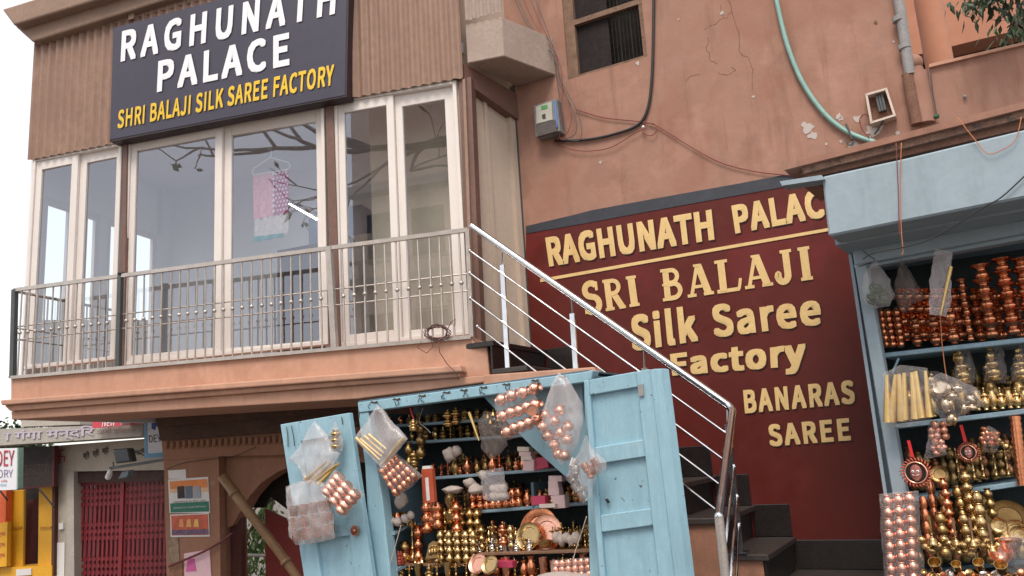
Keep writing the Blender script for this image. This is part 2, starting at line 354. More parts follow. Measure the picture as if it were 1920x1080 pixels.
# windows
def window(outer, panes, label=None):
    O = [WIN.at(x, y) for x, y in outer]
    a0 = (A_of(WIN, O[0])+A_of(WIN, O[3]))/2; a1 = (A_of(WIN, O[1])+A_of(WIN, O[2]))/2
    zt = lambda a: O[0].z+(O[1].z-O[0].z)*(a-a0)/(a1-a0)
    zb = lambda a: O[3].z+(O[2].z-O[3].z)*(a-a0)/(a1-a0)
    P = []
    for q in panes:
        pp = [WIN.at(x, y) for x, y in q]
        P.append(((A_of(WIN, pp[0])+A_of(WIN, pp[3]))/2, (A_of(WIN, pp[1])+A_of(WIN, pp[2]))/2, pp))
    def rect(m, b0, b1, t0, t1, c0, c1, off, th):
        m.prism([onp(WIN, b0, t0, off), onp(WIN, b1, t1, off), onp(WIN, b1, c1, off), onp(WIN, b0, c0, off)], -WIN.n*th)
    w = .035; m = MB()
    rect(m, a0, a0+w, zt(a0), zt(a0+w), zb(a0), zb(a0+w), .03, .1); rect(m, a1-w, a1, zt(a1-w), zt(a1), zb(a1-w), zb(a1), .03, .1)
    rect(m, a0+w, a1-w, zt(a0+w), zt(a1-w), zt(a0+w)-w, zt(a1-w)-w, .03, .1); rect(m, a0+w, a1-w, zb(a0+w)+w, zb(a1-w)+w, zb(a0+w), zb(a1-w), .03, .1)
    fr = m.build('window', upvc, bay); bevel(fr, .004)
    n = len(P)
    for i, (p0, p1, pp) in enumerate(P):
        e0 = a0+w if i == 0 else (P[i-1][1]+p0)/2; e1 = a1-w if i == n-1 else (p1+P[i+1][0])/2
        if i > 0: e0 -= .0
        off = .012 if i % 2 == 0 else -.022
        m = MB(); g = .001
        e0 += g; e1 -= g
        rect(m, e0, p0, zt(e0)-w-g, zt(p0)-w-g, zb(e0)+w+g, zb(p0)+w+g, off, .045)
        rect(m, p1, e1, zt(p1)-w-g, zt(e1)-w-g, zb(p1)+w+g, zb(e1)+w+g, off, .045)
        rect(m, p0, p1, zt(p0)-w-g, zt(p1)-w-g, pp[0].z, pp[1].z, off, .045)
        rect(m, p0, p1, pp[3].z, pp[2].z, zb(p0)+w+g, zb(p1)+w+g, off, .045)
        sa = m.build('sash', upvc, fr); bevel(sa, .004)
        m = MB(); m.prism([onp(WIN, p0-.004, pp[0].z+.004, off-.02), onp(WIN, p1+.004, pp[1].z+.004, off-.02), onp(WIN, p1+.004, pp[2].z-.004, off-.02), onp(WIN, p0-.004, pp[3].z-.004, off-.02)], -WIN.n*.0)
        m = MB(); m.add([onp(WIN, p0-.004, pp[0].z+.004, off-.02), onp(WIN, p1+.004, pp[1].z+.004, off-.02), onp(WIN, p1+.004, pp[2].z-.004, off-.02), onp(WIN, p0-.004, pp[3].z-.004, off-.02)], [(0, 1, 2, 3)])
        m.build('pane', gl, fr)
    return fr
window([(63, 300), (229, 268), (222, 674), (47, 694)], [[(79, 319), (134, 308), (121, 678), (62, 683)], [(159, 304), (214, 293), (205, 667), (145, 676)]])
window([(239, 267), (609, 193), (619, 646), (233, 686)], [[(256, 284), (403, 256), (402, 652), (248, 667)], [(431, 252), (590, 226), (596, 638), (430, 652)]])
window([(625, 190), (859, 151), (879, 628), (640, 652)], [[(647, 212), (726, 198), (738, 619), (655, 628)], [(753, 198), (832, 184), (852, 608), (767, 619)]])
# corrugated cladding
def corrugated(name, pl, L0, L1, T0, T1, off, mat, parent, pitch=.10, amp=.016):
    a = pl.at(*L0); b = pl.at(*L1); ta = pl.at(*T0); tb = pl.at(*T1)
    n = int((b-a).length/pitch*8); vs = []; fs = []
    for j in range(2):
        for i in range(n+1):
            t = i/n; q = lerp(a, b, t) if j == 0 else lerp(ta, tb, t)
            base = lerp(a, b, t); ph = (base-a).length/pitch*2*PI
            p = Vector((base.x, base.y, q.z)); vs.append(p + pl.n*(off+amp*math.sin(ph)))
    for i in range(n): fs.append((i, i+1, n+1+i+1, n+1+i))
    m = MB(); m.add(vs, fs); b0 = len(m.v)
    m.add([v - pl.n*.003 for v in vs], [tuple(reversed(f)) for f in fs])
    return m.build(name, mat, parent, smooth=True)
corrugated('corrugated_sheet', WIN, (59, 304), (424, 232), (70, 84), (424, -20), .052, brown, bay)
corrugated('corrugated_sheet', WIN, (424, 232), (873, 150), (424, -20), (870, -120), .056, brown, bay)
# eaves cornice
def ex(p, k): return p
for pts, off, th in (([(3, 17), (600, -168), (600, -128), (25, 47)], .26, .5), ([(27, 48.5), (600, -130), (600, -92), (60, 78)], .15, .4), ([(64, 60), (600, -110), (600, -62), (70, 84)], .06, .3)):
    q0 = WIN.at(pts[0][0], pts[0][1], off)
    o = slab('eaves_course', pts, WIN, th, eave, bay, off); bevel(o, .02, 2)
slab('upper_wall', [(70, 50), (1000, -400), (1000, -900), (70, -500)], WIN, .2, eave, bay, -.02)
for x, y in ((73, 60), (245, 14)):
    slab('eaves_bracket', [(x-6, y-3), (x+7, y-7), (x+5, y+20), (x-4, y+23)], WIN, .08, eave, bay, .10)
# little sheet above the chajja
corrugated('corrugated_sheet', WIN, (876, 44), (944, 27), (876, -60), (940, -60), .05, concrete, bay, .07, .012)
# room inside the bay
ROOMD = 2.15
tl = WIN.at(60, 300); cz = WIN.at(400, 232).z+.25; a_l = A_of(WIN, tl); a_r = A_of(WIN, WIN.at(876, 300))
m = MB()
def rm(a0, a1, o0, o1, z0, z1): m.prism([onp(WIN, a0, z0, o0), onp(WIN, a1, z0, o0), onp(WIN, a1, z1, o0), onp(WIN, a0, z1, o0)], -WIN.n*(o0-o1))
rm(a_l-.05, a_r, -ROOMD, -ROOMD-.12, FLOORZ-.3, cz+.3); m.build('back_wall', roomw, bay)
m = MB(); rm(a_l-.05, a_r, -.06, -ROOMD, cz, cz+.1); m.build('room_ceiling', roomc, bay)
m = MB(); zs = WIN.at(90, 335).z-.12
for (o0, o1, z0, z1) in ((-.03, -.16, FLOORZ-.3, cz), (-.16, -2.0, zs, cz), (-.16, -2.0, FLOORZ-.3, FLOORZ+.06), (-.95, -1.07, FLOORZ+.06, zs), (-1.9, -2.15, FLOORZ-.3, cz)):
    rm(a_l-.04, a_l+.03, o0, o1, z0, z1)
m.build('side_window_wall', roomw, bay)
m = MB()
for (o0, o1) in ((-.16, -.22), (-.50, -.56), (-.89, -.95), (-1.07, -1.13), (-1.45, -1.51), (-1.84, -1.9)): rm(a_l-.02, a_l+.02, o0, o1, FLOORZ+.06, zs)
for (o0, o1) in ((-.22, -.89), (-1.13, -1.84)):
    rm(a_l-.02, a_l+.02, o0, o1, FLOORZ+.06, FLOORZ+.13); rm(a_l-.02, a_l+.02, o0, o1, zs-.07, zs)
m.build('side_window_frame', upvc, bay)
m = MB(); rm(a_l+2.2, a_l+2.9, -1.9, -2.14, FLOORZ+1.5, FLOORZ+2.05); o = m.build('wall_cabinet', M('slate_cabinet', (.10, .14, .2), .5), bay)
m = MB(); am = A_of(WIN, WIN.at(560, 500)); rm(am-.15, am+1.1, -1.3, -1.75, FLOORZ, FLOORZ+1.5)
m.build('display_cupboard', M('pale_cupboard', (.5, .45, .38), .6), bay)
IP = WIN.shift(-.55); m = MB()
for q in ([(690, 150), (728, 142), (742, 700), (706, 706)], [(756, 130), (905, 100), (925, 690), (772, 706)]): m.prism([IP.at(x, y) for x, y in q], -IP.n*.12)
m.build('inner_partition', M('inner_cream', (.80, .66, .52), .8, var=.05), bay)
slab('inner_door', [(520, 470), (600, 455), (606, 660), (520, 672)], WIN, .05, M('inner_dark_door', (.06, .035, .03), .4), bay, -.5)
# fluorescent tube
IN = WIN.shift(-1.5)
t = thing('tube_light', 'lit white fluorescent tube hanging inside the showroom behind the glass', 'tube light', IN.at(566, 395))
m = MB(); m.tube([IN.at(541, 380), IN.at(594, 411)], .012, 8); m.build('tube', emit('tube_glow', (1, .97, .92), 28), t)
m = MB(); m.tube([IN.at(539, 376), IN.at(596, 407)], .022, 6); m.build('batten', upvc, t)
# saree on a hanger
SP = WIN.shift(-.22)
t = thing('hanging_saree', 'pink and magenta dotted saree folded over a white hanger behind the glass', 'saree', SP.at(508, 450))
m = MB(); m.tube([SP.at(503, 283), SP.at(504, 277), SP.at(508, 278), SP.at(509, 286), SP.at(507, 295)], .006, 6)
m.tube([SP.at(507, 295), SP.at(476, 316), SP.at(473, 322), SP.at(477, 328), SP.at(540, 318), SP.at(544, 312), SP.at(541, 305), SP.at(507, 295)], .008, 6)
m.build('hanger', upvc, t)
def cloth(name, pts, off, mat, amp=.008, nx=24, ny=10, parent=None):
    q = [SP.at(x, y, off) for x, y in pts]; vs = []; fs = []
    for j in range(ny+1):
        for i in range(nx+1):
            u, v = i/nx, j/ny; p = bil(q, u, v); vs.append(p+SP.n*(amp*math.sin(u*17+v*2)*(.3+v)))
    for j in range(ny):
        for i in range(nx): k = j*(nx+1)+i; fs.append((k, k+1, k+nx+2, k+nx+1))
    m = MB(); m.add(vs, fs); m.add([v-SP.n*.006 for v in vs], [tuple(reversed(f)) for f in fs]); return m.build(name, mat, parent, smooth=True)
sar_p = M('pale_pink_silk', (.75, .30, .34), .5, var=.25, vs=26, bump=.1)
sar_m = M('magenta_silk', (.45, .06, .18), .5, var=.1, bump=.05)
sar_t = M('teal_silk', (.06, .24, .24), .5); sar_c = M('cream_silk', (.62, .52, .48), .5, var=.3, vs=30)
cloth('pallu', [(474, 327), (514, 321), (514, 405), (477, 411)], 0, sar_p, parent=t)
cl = cloth('body', [(514, 321), (541, 317), (541, 398), (514, 405)], 0, sar_m, parent=t)
cloth('border', [(477, 411), (541, 398), (541, 436), (478, 446)], 0, sar_c, parent=t)
cloth('hem', [(474, 444), (530, 437), (532, 444), (476, 454)], .006, sar_t, parent=t)
m = MB()
for i in range(4):
    for j in range(10):
        c = SP.at(517.5+i*6.3+(j % 2)*2.5, 326+j*7.6-i*1.1, .012); m.box(c, SP.u*.007, SP.n*.003, Z*.009)
for j in range(8):
    c = SP.at(513, 326+j*10, .011); m.box(c, (SP.u+Z)*.009, SP.n*.003, (SP.u-Z)*.009)
m.build('woven_dots', M('pale_dots', (.8, .6, .66), .6, bump=0), t)

# signboard
SG = WIN.shift(.17)
sg = thing('signboard', 'dark slate signboard with white and yellow lettering fixed on the brown sheeting', 'sign', SG.at(420, 220))
o = slab('panel', [(212, 52), (652, -67), (647, 179), (205, 263)], SG, .13, signm, sg); bevel(o, .006)
slab('rim', [(647.5, 179.6), (652.5, -67), (655, -68), (650, 181), (206, 266), (204.5, 263.5)], SG, .135, signedge, sg, -.002)
letters('lettering', 'RAGHUNATH', [(229, 58), (632, -38), (628, 27), (226, 117)], SG, white, sg, .006, .012, bold=.044, spacing=1.16, label='white capitals reading RAGHUNATH')
letters('lettering', 'PALACE', [(297, 114), (543, 60), (543, 123), (294, 174)], SG, white, sg, .006, .012, bold=.044, spacing=1.12, label='white capitals reading PALACE')
letters('lettering', 'SHRI BALAJI SILK SAREE FACTORY', [(222, 207), (627, 120), (625, 160), (220, 242)], SG, yellow, sg, .006, .01, bold=.038, spacing=1.05, label='yellow capitals reading SHRI BALAJI SILK SAREE FACTORY')

# balcony railing
rl = thing('balcony_railing', 'weathered steel balcony railing with ball knobs below the bay windows', 'railing', RAIL.at(450, 672))
def rodpx(name, pl, a, b, r, mat, parent, off=0.0, seg=8):
    m = MB(); m.tube([pl.at(a[0], a[1], off), pl.at(b[0], b[1], off)], r, seg); return m.build(name, mat, parent, smooth=True, auto=40)
def barpx(name, pl, a, b, w, th, mat, parent, off=0.0):
    p, q = pl.at(a[0], a[1], off), pl.at(b[0], b[1], off); d = (q-p).normalized(); s = d.cross(pl.n).normalized()
    m = MB(); m.box((p+q)/2, (q-p)/2, s*w/2, pl.n*th/2); return m.build(name, mat, parent)
barpx('top_rail', RAIL, (27, 544), (878, 431), .035, .035, railm, rl)
barpx('bottom_rail', RAIL, (22, 708), (884, 632), .03, .04, railm, rl, .01)
rodpx('mid_rail', RAIL, (28, 613), (878, 513), .007, railm, rl, -.012)
rodpx('mid_rail', RAIL, (28, 638), (878, 545), .007, railm, rl, -.012)
T0, T1 = RAIL.at(27, 544), RAIL.at(878, 431); B0, B1 = RAIL.at(22, 708), RAIL.at(884, 632)
M0, M1 = RAIL.at(28, 625), RAIL.at(878, 529)
def zline(P0, P1, a):
    a0, a1 = A_of(RAIL, P0), A_of(RAIL, P1); return P0.z+(P1.z-P0.z)*(a-a0)/(a1-a0)
bar_me = knob_me = None
xs = [37, 52, 66, 81, 96, 111, 126, 141, 156, 171, 186, 201] + [237, 253, 269, 286, 302, 319, 336, 352, 368, 385, 402, 419, 436, 454, 472, 491, 509, 527, 546, 564, 583, 602] + [644, 664, 684, 704, 724, 745, 766, 787, 808, 827, 847, 865]
for x in xs:
    y = 625-(x-28)*.113; a = A_of(RAIL, RAIL.at(x, y)); lean = random.uniform(-.006, .006)
    m = MB(); m.tube([onp(RAIL, a-lean, zline(B0, B1, a)), onp(RAIL, a+lean, zline(T0, T1, a)-.015)], .0085, 7); b = m.build('baluster', railm, rl, smooth=True, auto=40)
    m = MB(); m.ball(onp(RAIL, a, zline(M0, M1, a)), .019, 8); m.build('knob', railm, b, smooth=True)
for (x, yt, xb, yb, mt, w) in ((28, 543, 24, 708, raildk, .045), (226, 516, 222, 690, raildk, .04), (617, 463, 628, 655, railm, .05), (877, 430, 885, 632, railm, .035)):
    barpx('post', RAIL, (x, yt), (xb, yb), w, w, mt, rl, .0)
m = MB(); c = onp(RAIL, A_of(RAIL, RAIL.at(227, 514)), RAIL.at(227, 514).z); m.ball(c+Z*.005, .035, 8, sz=.6); m.build('tape_wrap', black, rl)
# return of the railing on the far side
m = MB(); a0 = A_of(RAIL, T0)
def rr_(z, r): m.tube([onp(RAIL, a0, z, 0), onp(RAIL, a0+.02, z, -1.6)], r, 6)
rr_(T0.z-.01, .016); rr_(B0.z+.01, .014); rr_(M0.z+.06, .007); rr_(M0.z-.05, .007)
m.build('return_rail', railm, rl)
m = MB()
for k in range(1, 12): m.tube([onp(RAIL, a0+.02, B0.z, -.13*k), onp(RAIL, a0+.02, T0.z, -.13*k)], .0085, 6)
m.build('return_balusters', railm, rl)

# chajja box beside the bay
t = thing('concrete_awning_box', 'grey beige concrete sunshade box jutting out above the electric meter', 'awning', WIN.at(945, 105))
f1 = WIN.at(876, 123, .03); f2 = WIN.at(945, 105, .03); zb = f2.z; zt_ = WIN.at(945, 30, .03).z
f1.z = zb; bk = BW.at(1045, 175); bk.z = zb; bl = BW.at(972, 190); bl.z = zb
m = MB(); m.prism([f1, f2, bk, bl], Z*(zt_-zb)); o = m.build('box', concrete, t); bevel(o, .008)

# ================================================================== SALMON BUILDING WITH PAINTED WALL
sb = thing('salmon_building', 'tall salmon plaster building whose wall carries the painted saree shop sign', 'building', (BW.at(1300, 900).x, BW.at(1300, 900).y, 0))
aL = A_of(BW, BW.at(966, 300)); aR = A_of(BW, BW.at(1752, 300))
wq = [BW.at(x, y) for x, y in ((1050, -80), (1196, -120), (1208, 106), (1062, 152))]
aw0 = (A_of(BW, wq[0])+A_of(BW, wq[3]))/2; aw1 = (A_of(BW, wq[1])+A_of(BW, wq[2]))/2; wb = (wq[2].z+wq[3].z)/2; wt = wb+1.35
# the wall as one mesh with a real opening, subdivided and slightly uneven
def wallrect(m, a0, a1, z0, z1, th=.3, off=0.0, pl=BW):
    m.prism([onp(pl, a0, z0, off), onp(pl, a1, z0, off), onp(pl, a1, z1, off), onp(pl, a0, z1, off)], -pl.n*th)
m = MB()
wallrect(m, aL-.4, aw0, 0, 9); wallrect(m, aw0, aw1, 0, wb); wallrect(m, aw0, aw1, wt, 9)
aC = A_of(BW, BW.at(1718, 200)); ztr = 3.9
wallrect(m, aw1, aC, 0, 9)
m.build('wall', salmon, sb)
# window
m = MB(); w = .04
for r0 in ((aw0, aw0+.10, wb, wt), (aw1-w, aw1, wb, wt), (aw0+.10, aw1-w, wb, wb+.03), (aw0+.10, aw1-w, wt-w, wt)): wallrect(m, *r0, th=.07, off=-.02)
zt2 = BW.at(1110, 30).z
wallrect(m, aw0+.10, aw1-w, zt2-.02, zt2+.03, th=.06, off=-.02)
wf = m.build('window', M('old_window_frame', (.22, .13, .085), .8, var=.3, vs=12, bump=.4, chips=((.12, .07, .05), .6, 20)), sb)
m = MB(); wallrect(m, aw0+.10, (aw0+aw1)/2+.03, wb+.03, wt-w, th=.02, off=-.07); m.build('board', darkglass, wf)
m = MB(); wallrect(m, aw0, aw1, wb, wt, th=.02, off=-.28); m.build('dark_room', darkm, wf)
am2 = (aw0+aw1)/2+.03; M('bar_black', (.02, .017, .016), .7, var=.2, spec=.2)
for i in range(1, 9):
    a = lerp(am2, aw1-w, i/9); m = MB(); m.tube([onp(BW, a, wb+.02, -.06), onp(BW, a, wt-.02, -.06)], .004 if i % 3 else .009, 5); m.build('bar', MATS['bar_black'], wf)
for i in range(1, 22):
    z = wb+.03+i*.06; m = MB(); m.tube([onp(BW, am2, z, -.065), onp(BW, aw1-w, z, -.065)], .003, 4); m.build('wire', MATS['bar_black'], wf)
# wear on the plaster: cracks, fallen paint and damp stains
def crack(pts, w=.0028):
    rr = random.Random(len(pts)*7+int(pts[0][0])); P = []
    for i in range(len(pts)-1):
        for k in range(4):
            t = k/4; P.append(BW.at(lerp(Vector(pts[i]), Vector(pts[i+1]), t)[0]+rr.uniform(-2.2, 2.2), lerp(Vector(pts[i]), Vector(pts[i+1]), t)[1]+rr.uniform(-2, 2), .0005))
    P.append(BW.at(*pts[-1], .0005)); m = MB(); m.tube(P, [w*rr.uniform(.4, 1) for _ in P], 4); m.build('crack', MATS['dark_ink'] if False else crackm, sb)
crackm = M('crack_shadow', (.17, .09, .065), .9, var=0, bump=0)
for c_ in ([(1357, -20), (1372, 20), (1362, 32), (1336, 48), (1320, 55)], [(1365, -10), (1376, 30), (1384, 62), (1387, 72), (1385, 98), (1404, 108), (1411, 130), (1410, 170)], [(1328, 70), (1325, 88), (1332, 112), (1345, 120)], [(1349, 138), (1362, 141), (1378, 130), (1372, 126)], [(1285, 155), (1296, 143), (1312, 140)], [(1350, 10), (1356, 32)]): crack(c_)
def flake(x, y, r, mat, n=11, k=.5):
    rr = random.Random(int(x*3+y)); c = BW.at(x, y, .0035); s_ = (BW.at(x+5, y)-BW.at(x, y)).length/5; P = []
    for i in range(n): a = 2*PI*i/n; q = r*s_*rr.uniform(1-k, 1+k*.4); P.append(c+BW.u*math.cos(a)*q+Z*math.sin(a)*q)
    m = MB(); m.prism(P, -BW.n*.005); m.build('bare_patch', mat, sb)
flakem = M('bare_lime', (.50, .44, .41), .9, var=.15, vs=20, bump=.2)
for x, y, r in ((1517, 240, 12), (1524, 254, 9), (1509, 233, 6), (1572, 218, 7), (1577, 222, 5), (1545, 213, 7), (1607, 222, 8), (1636, 244, 14), (1630, 262, 9), (1650, 240, 8), (1600, 270, 12), (1549, 270, 3), (1576, 265, 3.5), (1195, 118, 5), (1412, 181, 3), (1126, 304, 3), (1354, 24, 4), (1272, 36, 2), (1684, 249, 5), (1676, 78, 3)): flake(x, y, r, flakem)
for x, y, r in ((1641, 14+27, 4), (1643, 44, 3)): flake(x, y, r, crackm)
# painted panel
ps = [BW.at(x, y) for x, y in ((986, 437), (1500, 350), (1700, 312), (1700, 1300), (986, 1300))]
m = MB(); m.prism([BW.at(x, y, .004) for x, y in ((986, 437), (1240, 390), (1500, 343), (1712, 300), (1716, 1014), (1487, 1014), (1487, 1200), (986, 1200))], -BW.n*.02)
m.build('painted_panel', maroon, sb, label='glossy maroon painted panel')
m = MB(); m.prism([BW.at(x, y, .009) for x, y in ((986, 424), (1075, 403), (1110, 394), (1240, 370), (1380, 345), (1500, 322), (1700, 284), (1700, 302), (1500, 345), (1240, 392), (1100, 418), (986, 438))], -BW.n*.025)
m.build('painted_band', navy, sb, label='dark painted band above the maroon panel')
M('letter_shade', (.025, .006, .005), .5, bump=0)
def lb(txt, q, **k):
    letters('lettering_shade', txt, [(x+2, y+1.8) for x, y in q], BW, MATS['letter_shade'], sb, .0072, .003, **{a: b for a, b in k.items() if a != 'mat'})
    letters('lettering', txt, q, BW, k.pop('mat', gold), sb, .011, .004, **k)
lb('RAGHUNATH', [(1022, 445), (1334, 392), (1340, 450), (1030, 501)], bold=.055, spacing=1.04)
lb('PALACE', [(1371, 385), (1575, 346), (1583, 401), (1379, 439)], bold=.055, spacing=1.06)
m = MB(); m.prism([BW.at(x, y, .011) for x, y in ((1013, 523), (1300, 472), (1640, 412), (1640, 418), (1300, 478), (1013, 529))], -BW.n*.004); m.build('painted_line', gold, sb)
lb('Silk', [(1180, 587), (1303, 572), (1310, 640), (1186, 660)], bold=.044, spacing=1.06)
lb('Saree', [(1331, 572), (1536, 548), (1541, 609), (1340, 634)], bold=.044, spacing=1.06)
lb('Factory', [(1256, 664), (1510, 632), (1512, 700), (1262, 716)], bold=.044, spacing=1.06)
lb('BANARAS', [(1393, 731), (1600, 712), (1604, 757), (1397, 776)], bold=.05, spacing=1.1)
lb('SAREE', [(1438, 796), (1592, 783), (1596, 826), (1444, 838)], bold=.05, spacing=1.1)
# hand painted slab-serif letters: outline strokes in a 0..1 box, y up
def arc(cx, cy, rx, ry, a0, a1, n=12): return [(cx+rx*math.cos(math.radians(a0+(a1-a0)*i/n)), cy+ry*math.sin(math.radians(a0+(a1-a0)*i/n))) for i in range(n+1)]
GL = {
 'S': [(arc(.5, .74, .34, .21, 35, 270), .20), (arc(.5, .28, .36, .24, 90, -150), .20), ([(.80, .98), (.80, .70)], .09), ([(.13, .02), (.13, .30)], .09)],
 'R': [([(.25, .04), (.25, .96)], .20), ([(.25, .93), (.5, .93)]+arc(.5, .73, .27, .20, 90, -90)+[(.25, .53)], .14), ([(.5, .52), (.82, .06)], .20), ([(.04, .05), (.46, .05)], .10), ([(.04, .95), (.3, .95)], .10), ([(.68, .05), (.99, .05)], .10)],
 'I': [([(.5, .04), (.5, .96)], .23), ([(.1, .05), (.9, .05)], .10), ([(.1, .95), (.9, .95)], .10)],
 'B': [([(.25, .04), (.25, .96)], .20), ([(.25, .93), (.48, .93)]+arc(.48, .735, .26, .195, 90, -90)+[(.25, .54)], .14), ([(.25, .5), (.52, .5)]+arc(.52, .29, .30, .22, 90, -90)+[(.25, .07)], .15), ([(.03, .05), (.3, .05)], .10), ([(.03, .95), (.3, .95)], .10), ([(.06, .5), (.3, .5)], .07)],
 'A': [([(.16, .05), (.46, .95)], .11), ([(.50, .96), (.80, .05)], .22), ([(.25, .30), (.70, .30)], .10), ([(.0, .05), (.34, .05)], .10), ([(.62, .05), (1.0, .05)], .10), ([(.32, .95), (.58, .95)], .08)],
 'L': [([(.28, .04), (.28, .96)], .22), ([(.03, .05), (.9, .05)], .12), ([(.03, .95), (.53, .95)], .10), ([(.88, .04), (.97, .36)], .09)],
 'J': [([(.62, .96), (.62, .28)]+arc(.38, .26, .24, .20, 0, -185), .20), ([(.35, .95), (.9, .95)], .10), (arc(.16, .27, .07, .08, 0, 360, 8), .12)],
}
def serif_word(word, quad, widths):
    q = [BW.at(x, y, .0) for x, y in quad]; tot = sum(widths)+.10*(len(word)-1); x = 0
    m = MB(); lay = 0
    W = (q[1]-q[0]).length; H = (q[0]-q[3]).length
    for ch, wd in zip(word, widths):
        for pts, w in GL[ch]:
            lay += 1; off = .011+.0004*(lay % 7)
            P = []
            for (px, py) in pts:
                P.append(((x+px*wd)/tot*W, py*H))
            hw = w*H*.5*.95; n = len(P); Lf = []; Rt = []
            for i in range(n):
                a = P[max(i-1, 0)]; b = P[min(i+1, n-1)]; dx, dy = b[0]-a[0], b[1]-a[1]; l = math.hypot(dx, dy) or 1
                nx, ny = -dy/l*hw, dx/l*hw
                Lf.append((P[i][0]+nx, P[i][1]+ny)); Rt.append((P[i][0]-nx, P[i][1]-ny))
            for i in range(n-1):
                poly = [Lf[i], Lf[i+1], Rt[i+1], Rt[i]]
                m.prism([bil(q, a/W, 1-b/H)+BW.n*off for a, b in poly], -BW.n*.003)
        x += wd+.10
    m.build('lettering', gold, sb, label='painted serif capitals reading '+word)
serif_word('SRI', [(1090, 531), (1195, 516), (1203, 573), (1097, 591)], [.85, .95, .55])
serif_word('BALAJI', [(1237, 506), (1520, 461), (1528, 524), (1243, 566)], [.9, 1.0, .95, 1.0, .72, .5])

# ------------------------------------------------------------------ stair
t0 = A_of(BW, BW.at(1026, 656)); z0 = BW.at(1026, 656).z; t7 = A_of(BW, BW.at(1487, 1006)); z7 = BW.at(1487, 1006).z
run = (t7-t0)/7; rise = (z0-z7)/7
sc = thing('staircase', 'black granite staircase climbing left along the maroon painted wall', 'staircase', (BW.at(1250, 900).x, BW.at(1250, 900).y, 0))
SW = .98
m = MB(); m.prism([onp(BW, t0-1.3, z0-.045, .003), onp(BW, t0, z0-.045, .003), onp(BW, t0, z0, .003), onp(BW, t0-1.3, z0, .003)], BW.n*(SW-.01)); o = m.build('landing', granite, sc); bevel(o, .006)
def trd(name, a0, a1, z, o0, o1, th, mat=granite_s):
    m = MB(); m.prism([onp(BW, a0, z-th, o0), onp(BW, a1, z-th, o0), onp(BW, a1, z, o0), onp(BW, a0, z, o0)], BW.n*(o1-o0)); o = m.build(name, mat, sc); bevel(o, .005); return o
for k in range(1, 8):
    z = z0-k*rise; a0 = t0+(k-1)*run; a1 = t0+k*run
    trd('tread', a0-.01, a1+.025, z, .016, SW+.02, .04)
    trd('riser', a0-.025, a0-.011, z+rise-.041, .02, SW, rise-.042, granite)
    trd('skirting', a0, a1, z+.24, .003, .015, .24, granite)
z8 = z7-rise
trd('riser', t7-.012, t7, z7-.041, .02, SW, rise-.042, granite)
trd('skirting', t7+.0, t7+2.4, z8+.21, .003, .015, .21, granite)
m = MB(); pts = [(t0-1.2, z0-.05), (t0-.02, z0-.05)]
for k in range(1, 8):
    z = z0-k*rise; pts += [(t0+(k-1)*run-.02, z-.042), (t0+k*run-.02, z-.042)]
pts += [(t7-.02, z8-.9), (t0-1.2, z8-.9)]
# stringer: convex strips so that the stepped outline is clean
for k in range(1, 8):
    z = z0-k*rise; a0 = t0+(k-1)*run-.02; a1 = t0+k*run-.02
    wallrect(m, a0, a1, 0, z-.042, th=SW-.03, off=SW-.01)
wallrect(m, t0-.6, t0-.02, 0, z0-rise*1.6, th=SW-.03, off=SW-.01)
m.build('stringer_wall', M('salmon_stringer', (.38, .18, .115), .85, var=.2, vs=4, bump=.3, streak=((.2, .09, .06), .5, .6)), sc)
m = MB(); wallrect(m, t7-.01, t7+3.5, 0, z8, th=3.2, off=3.2); m.build('lower_landing', granite_s, sc)
m = MB(); m.prism([STR.at(x, y, .03) for x, y in ((906, 703), (1113, 688), (1118, 699), (1100, 722), (906, 745))], -STR.n*.14); o = m.build('edge_beam', peach, sc); bevel(o, .01, 2)

# stair railing
sr = thing('stair_railing', 'polished stainless steel stair handrail with four slanting rods', 'railing', STR.at(1385, 1040))
C0 = STR.at(1374, 766); 
dray = ray(1348, 968); C1 = EYE + dray*(4.6/dray.y)
C2 = EYE + ray(1362, 1120)*(4.62/ray(1362, 1120).y); C2 = Vector((C1.x, C1.y, C2.z-.5))
H0 = STR.at(885, 424)
m = MB()
def bend(a, b, c, r=.06, n=5):
    p = b+(a-b).normalized()*r; q = b+(c-b).normalized()*r
    return [lerp(lerp(p, b, i/n), lerp(b, q, i/n), i/n) for i in range(n+1)]
m.tube([H0]+bend(H0, C0, C1)+[C1], .026, 14); m.ball(H0, .026, 10); m.ball(C1, .027, 10)
m.build('handrail', steel, sr, smooth=True, auto=40)
m = MB(); m.tube([C1, C2], .026, 12); m.build('end_post', railm, sr, smooth=True, auto=40)
for a, b in (((881, 470), (1364, 814)), ((881, 512), (1360, 864)), ((882, 559), (1353, 911)), ((895, 612), (1347, 959))):
    rodpx('rod', STR, a, b, .0075, steel, sr, .0)
    m = MB(); m.ball(STR.at(*a), .014, 8); m.build('rod_cap', steel, sr, smooth=True)
for (x, y, xb, yb, yt) in ((942, 497, 953, 700, 474), (1073, 588, 1080, 692, 562), (1208, 690, 1216, 760, 655), (1364, 795, 1389, 1037, 764)):
    barpx('post', STR, (x, y), (xb, yb), .038, .02, steel, sr, -.02)
    rodpx('pin', STR, (x-1, yt), (x, y), .008, steel, sr, -.02)
bp = STR.at(1389, 1037, -.02)
m = MB(); m.box(bp+Z*.006, BW.u*.05, BW.n*.05, Z*.006); m.build('base_plate', steel, sr)
for k, (x, y) in enumerate(((1376, 875), (1382, 931), (1385, 986))):
    p = STR.at(x, y, .0); q = C1 + Z*(-.22*(k+1)) + (C0-C1)*.02
    m = MB(); m.tube([p, q], .010, 8); m.build('rod', steel, sr, smooth=True)
    m = MB(); m.ball(p, .018, 8); m.build('rod_cap', steel, sr, smooth=True)

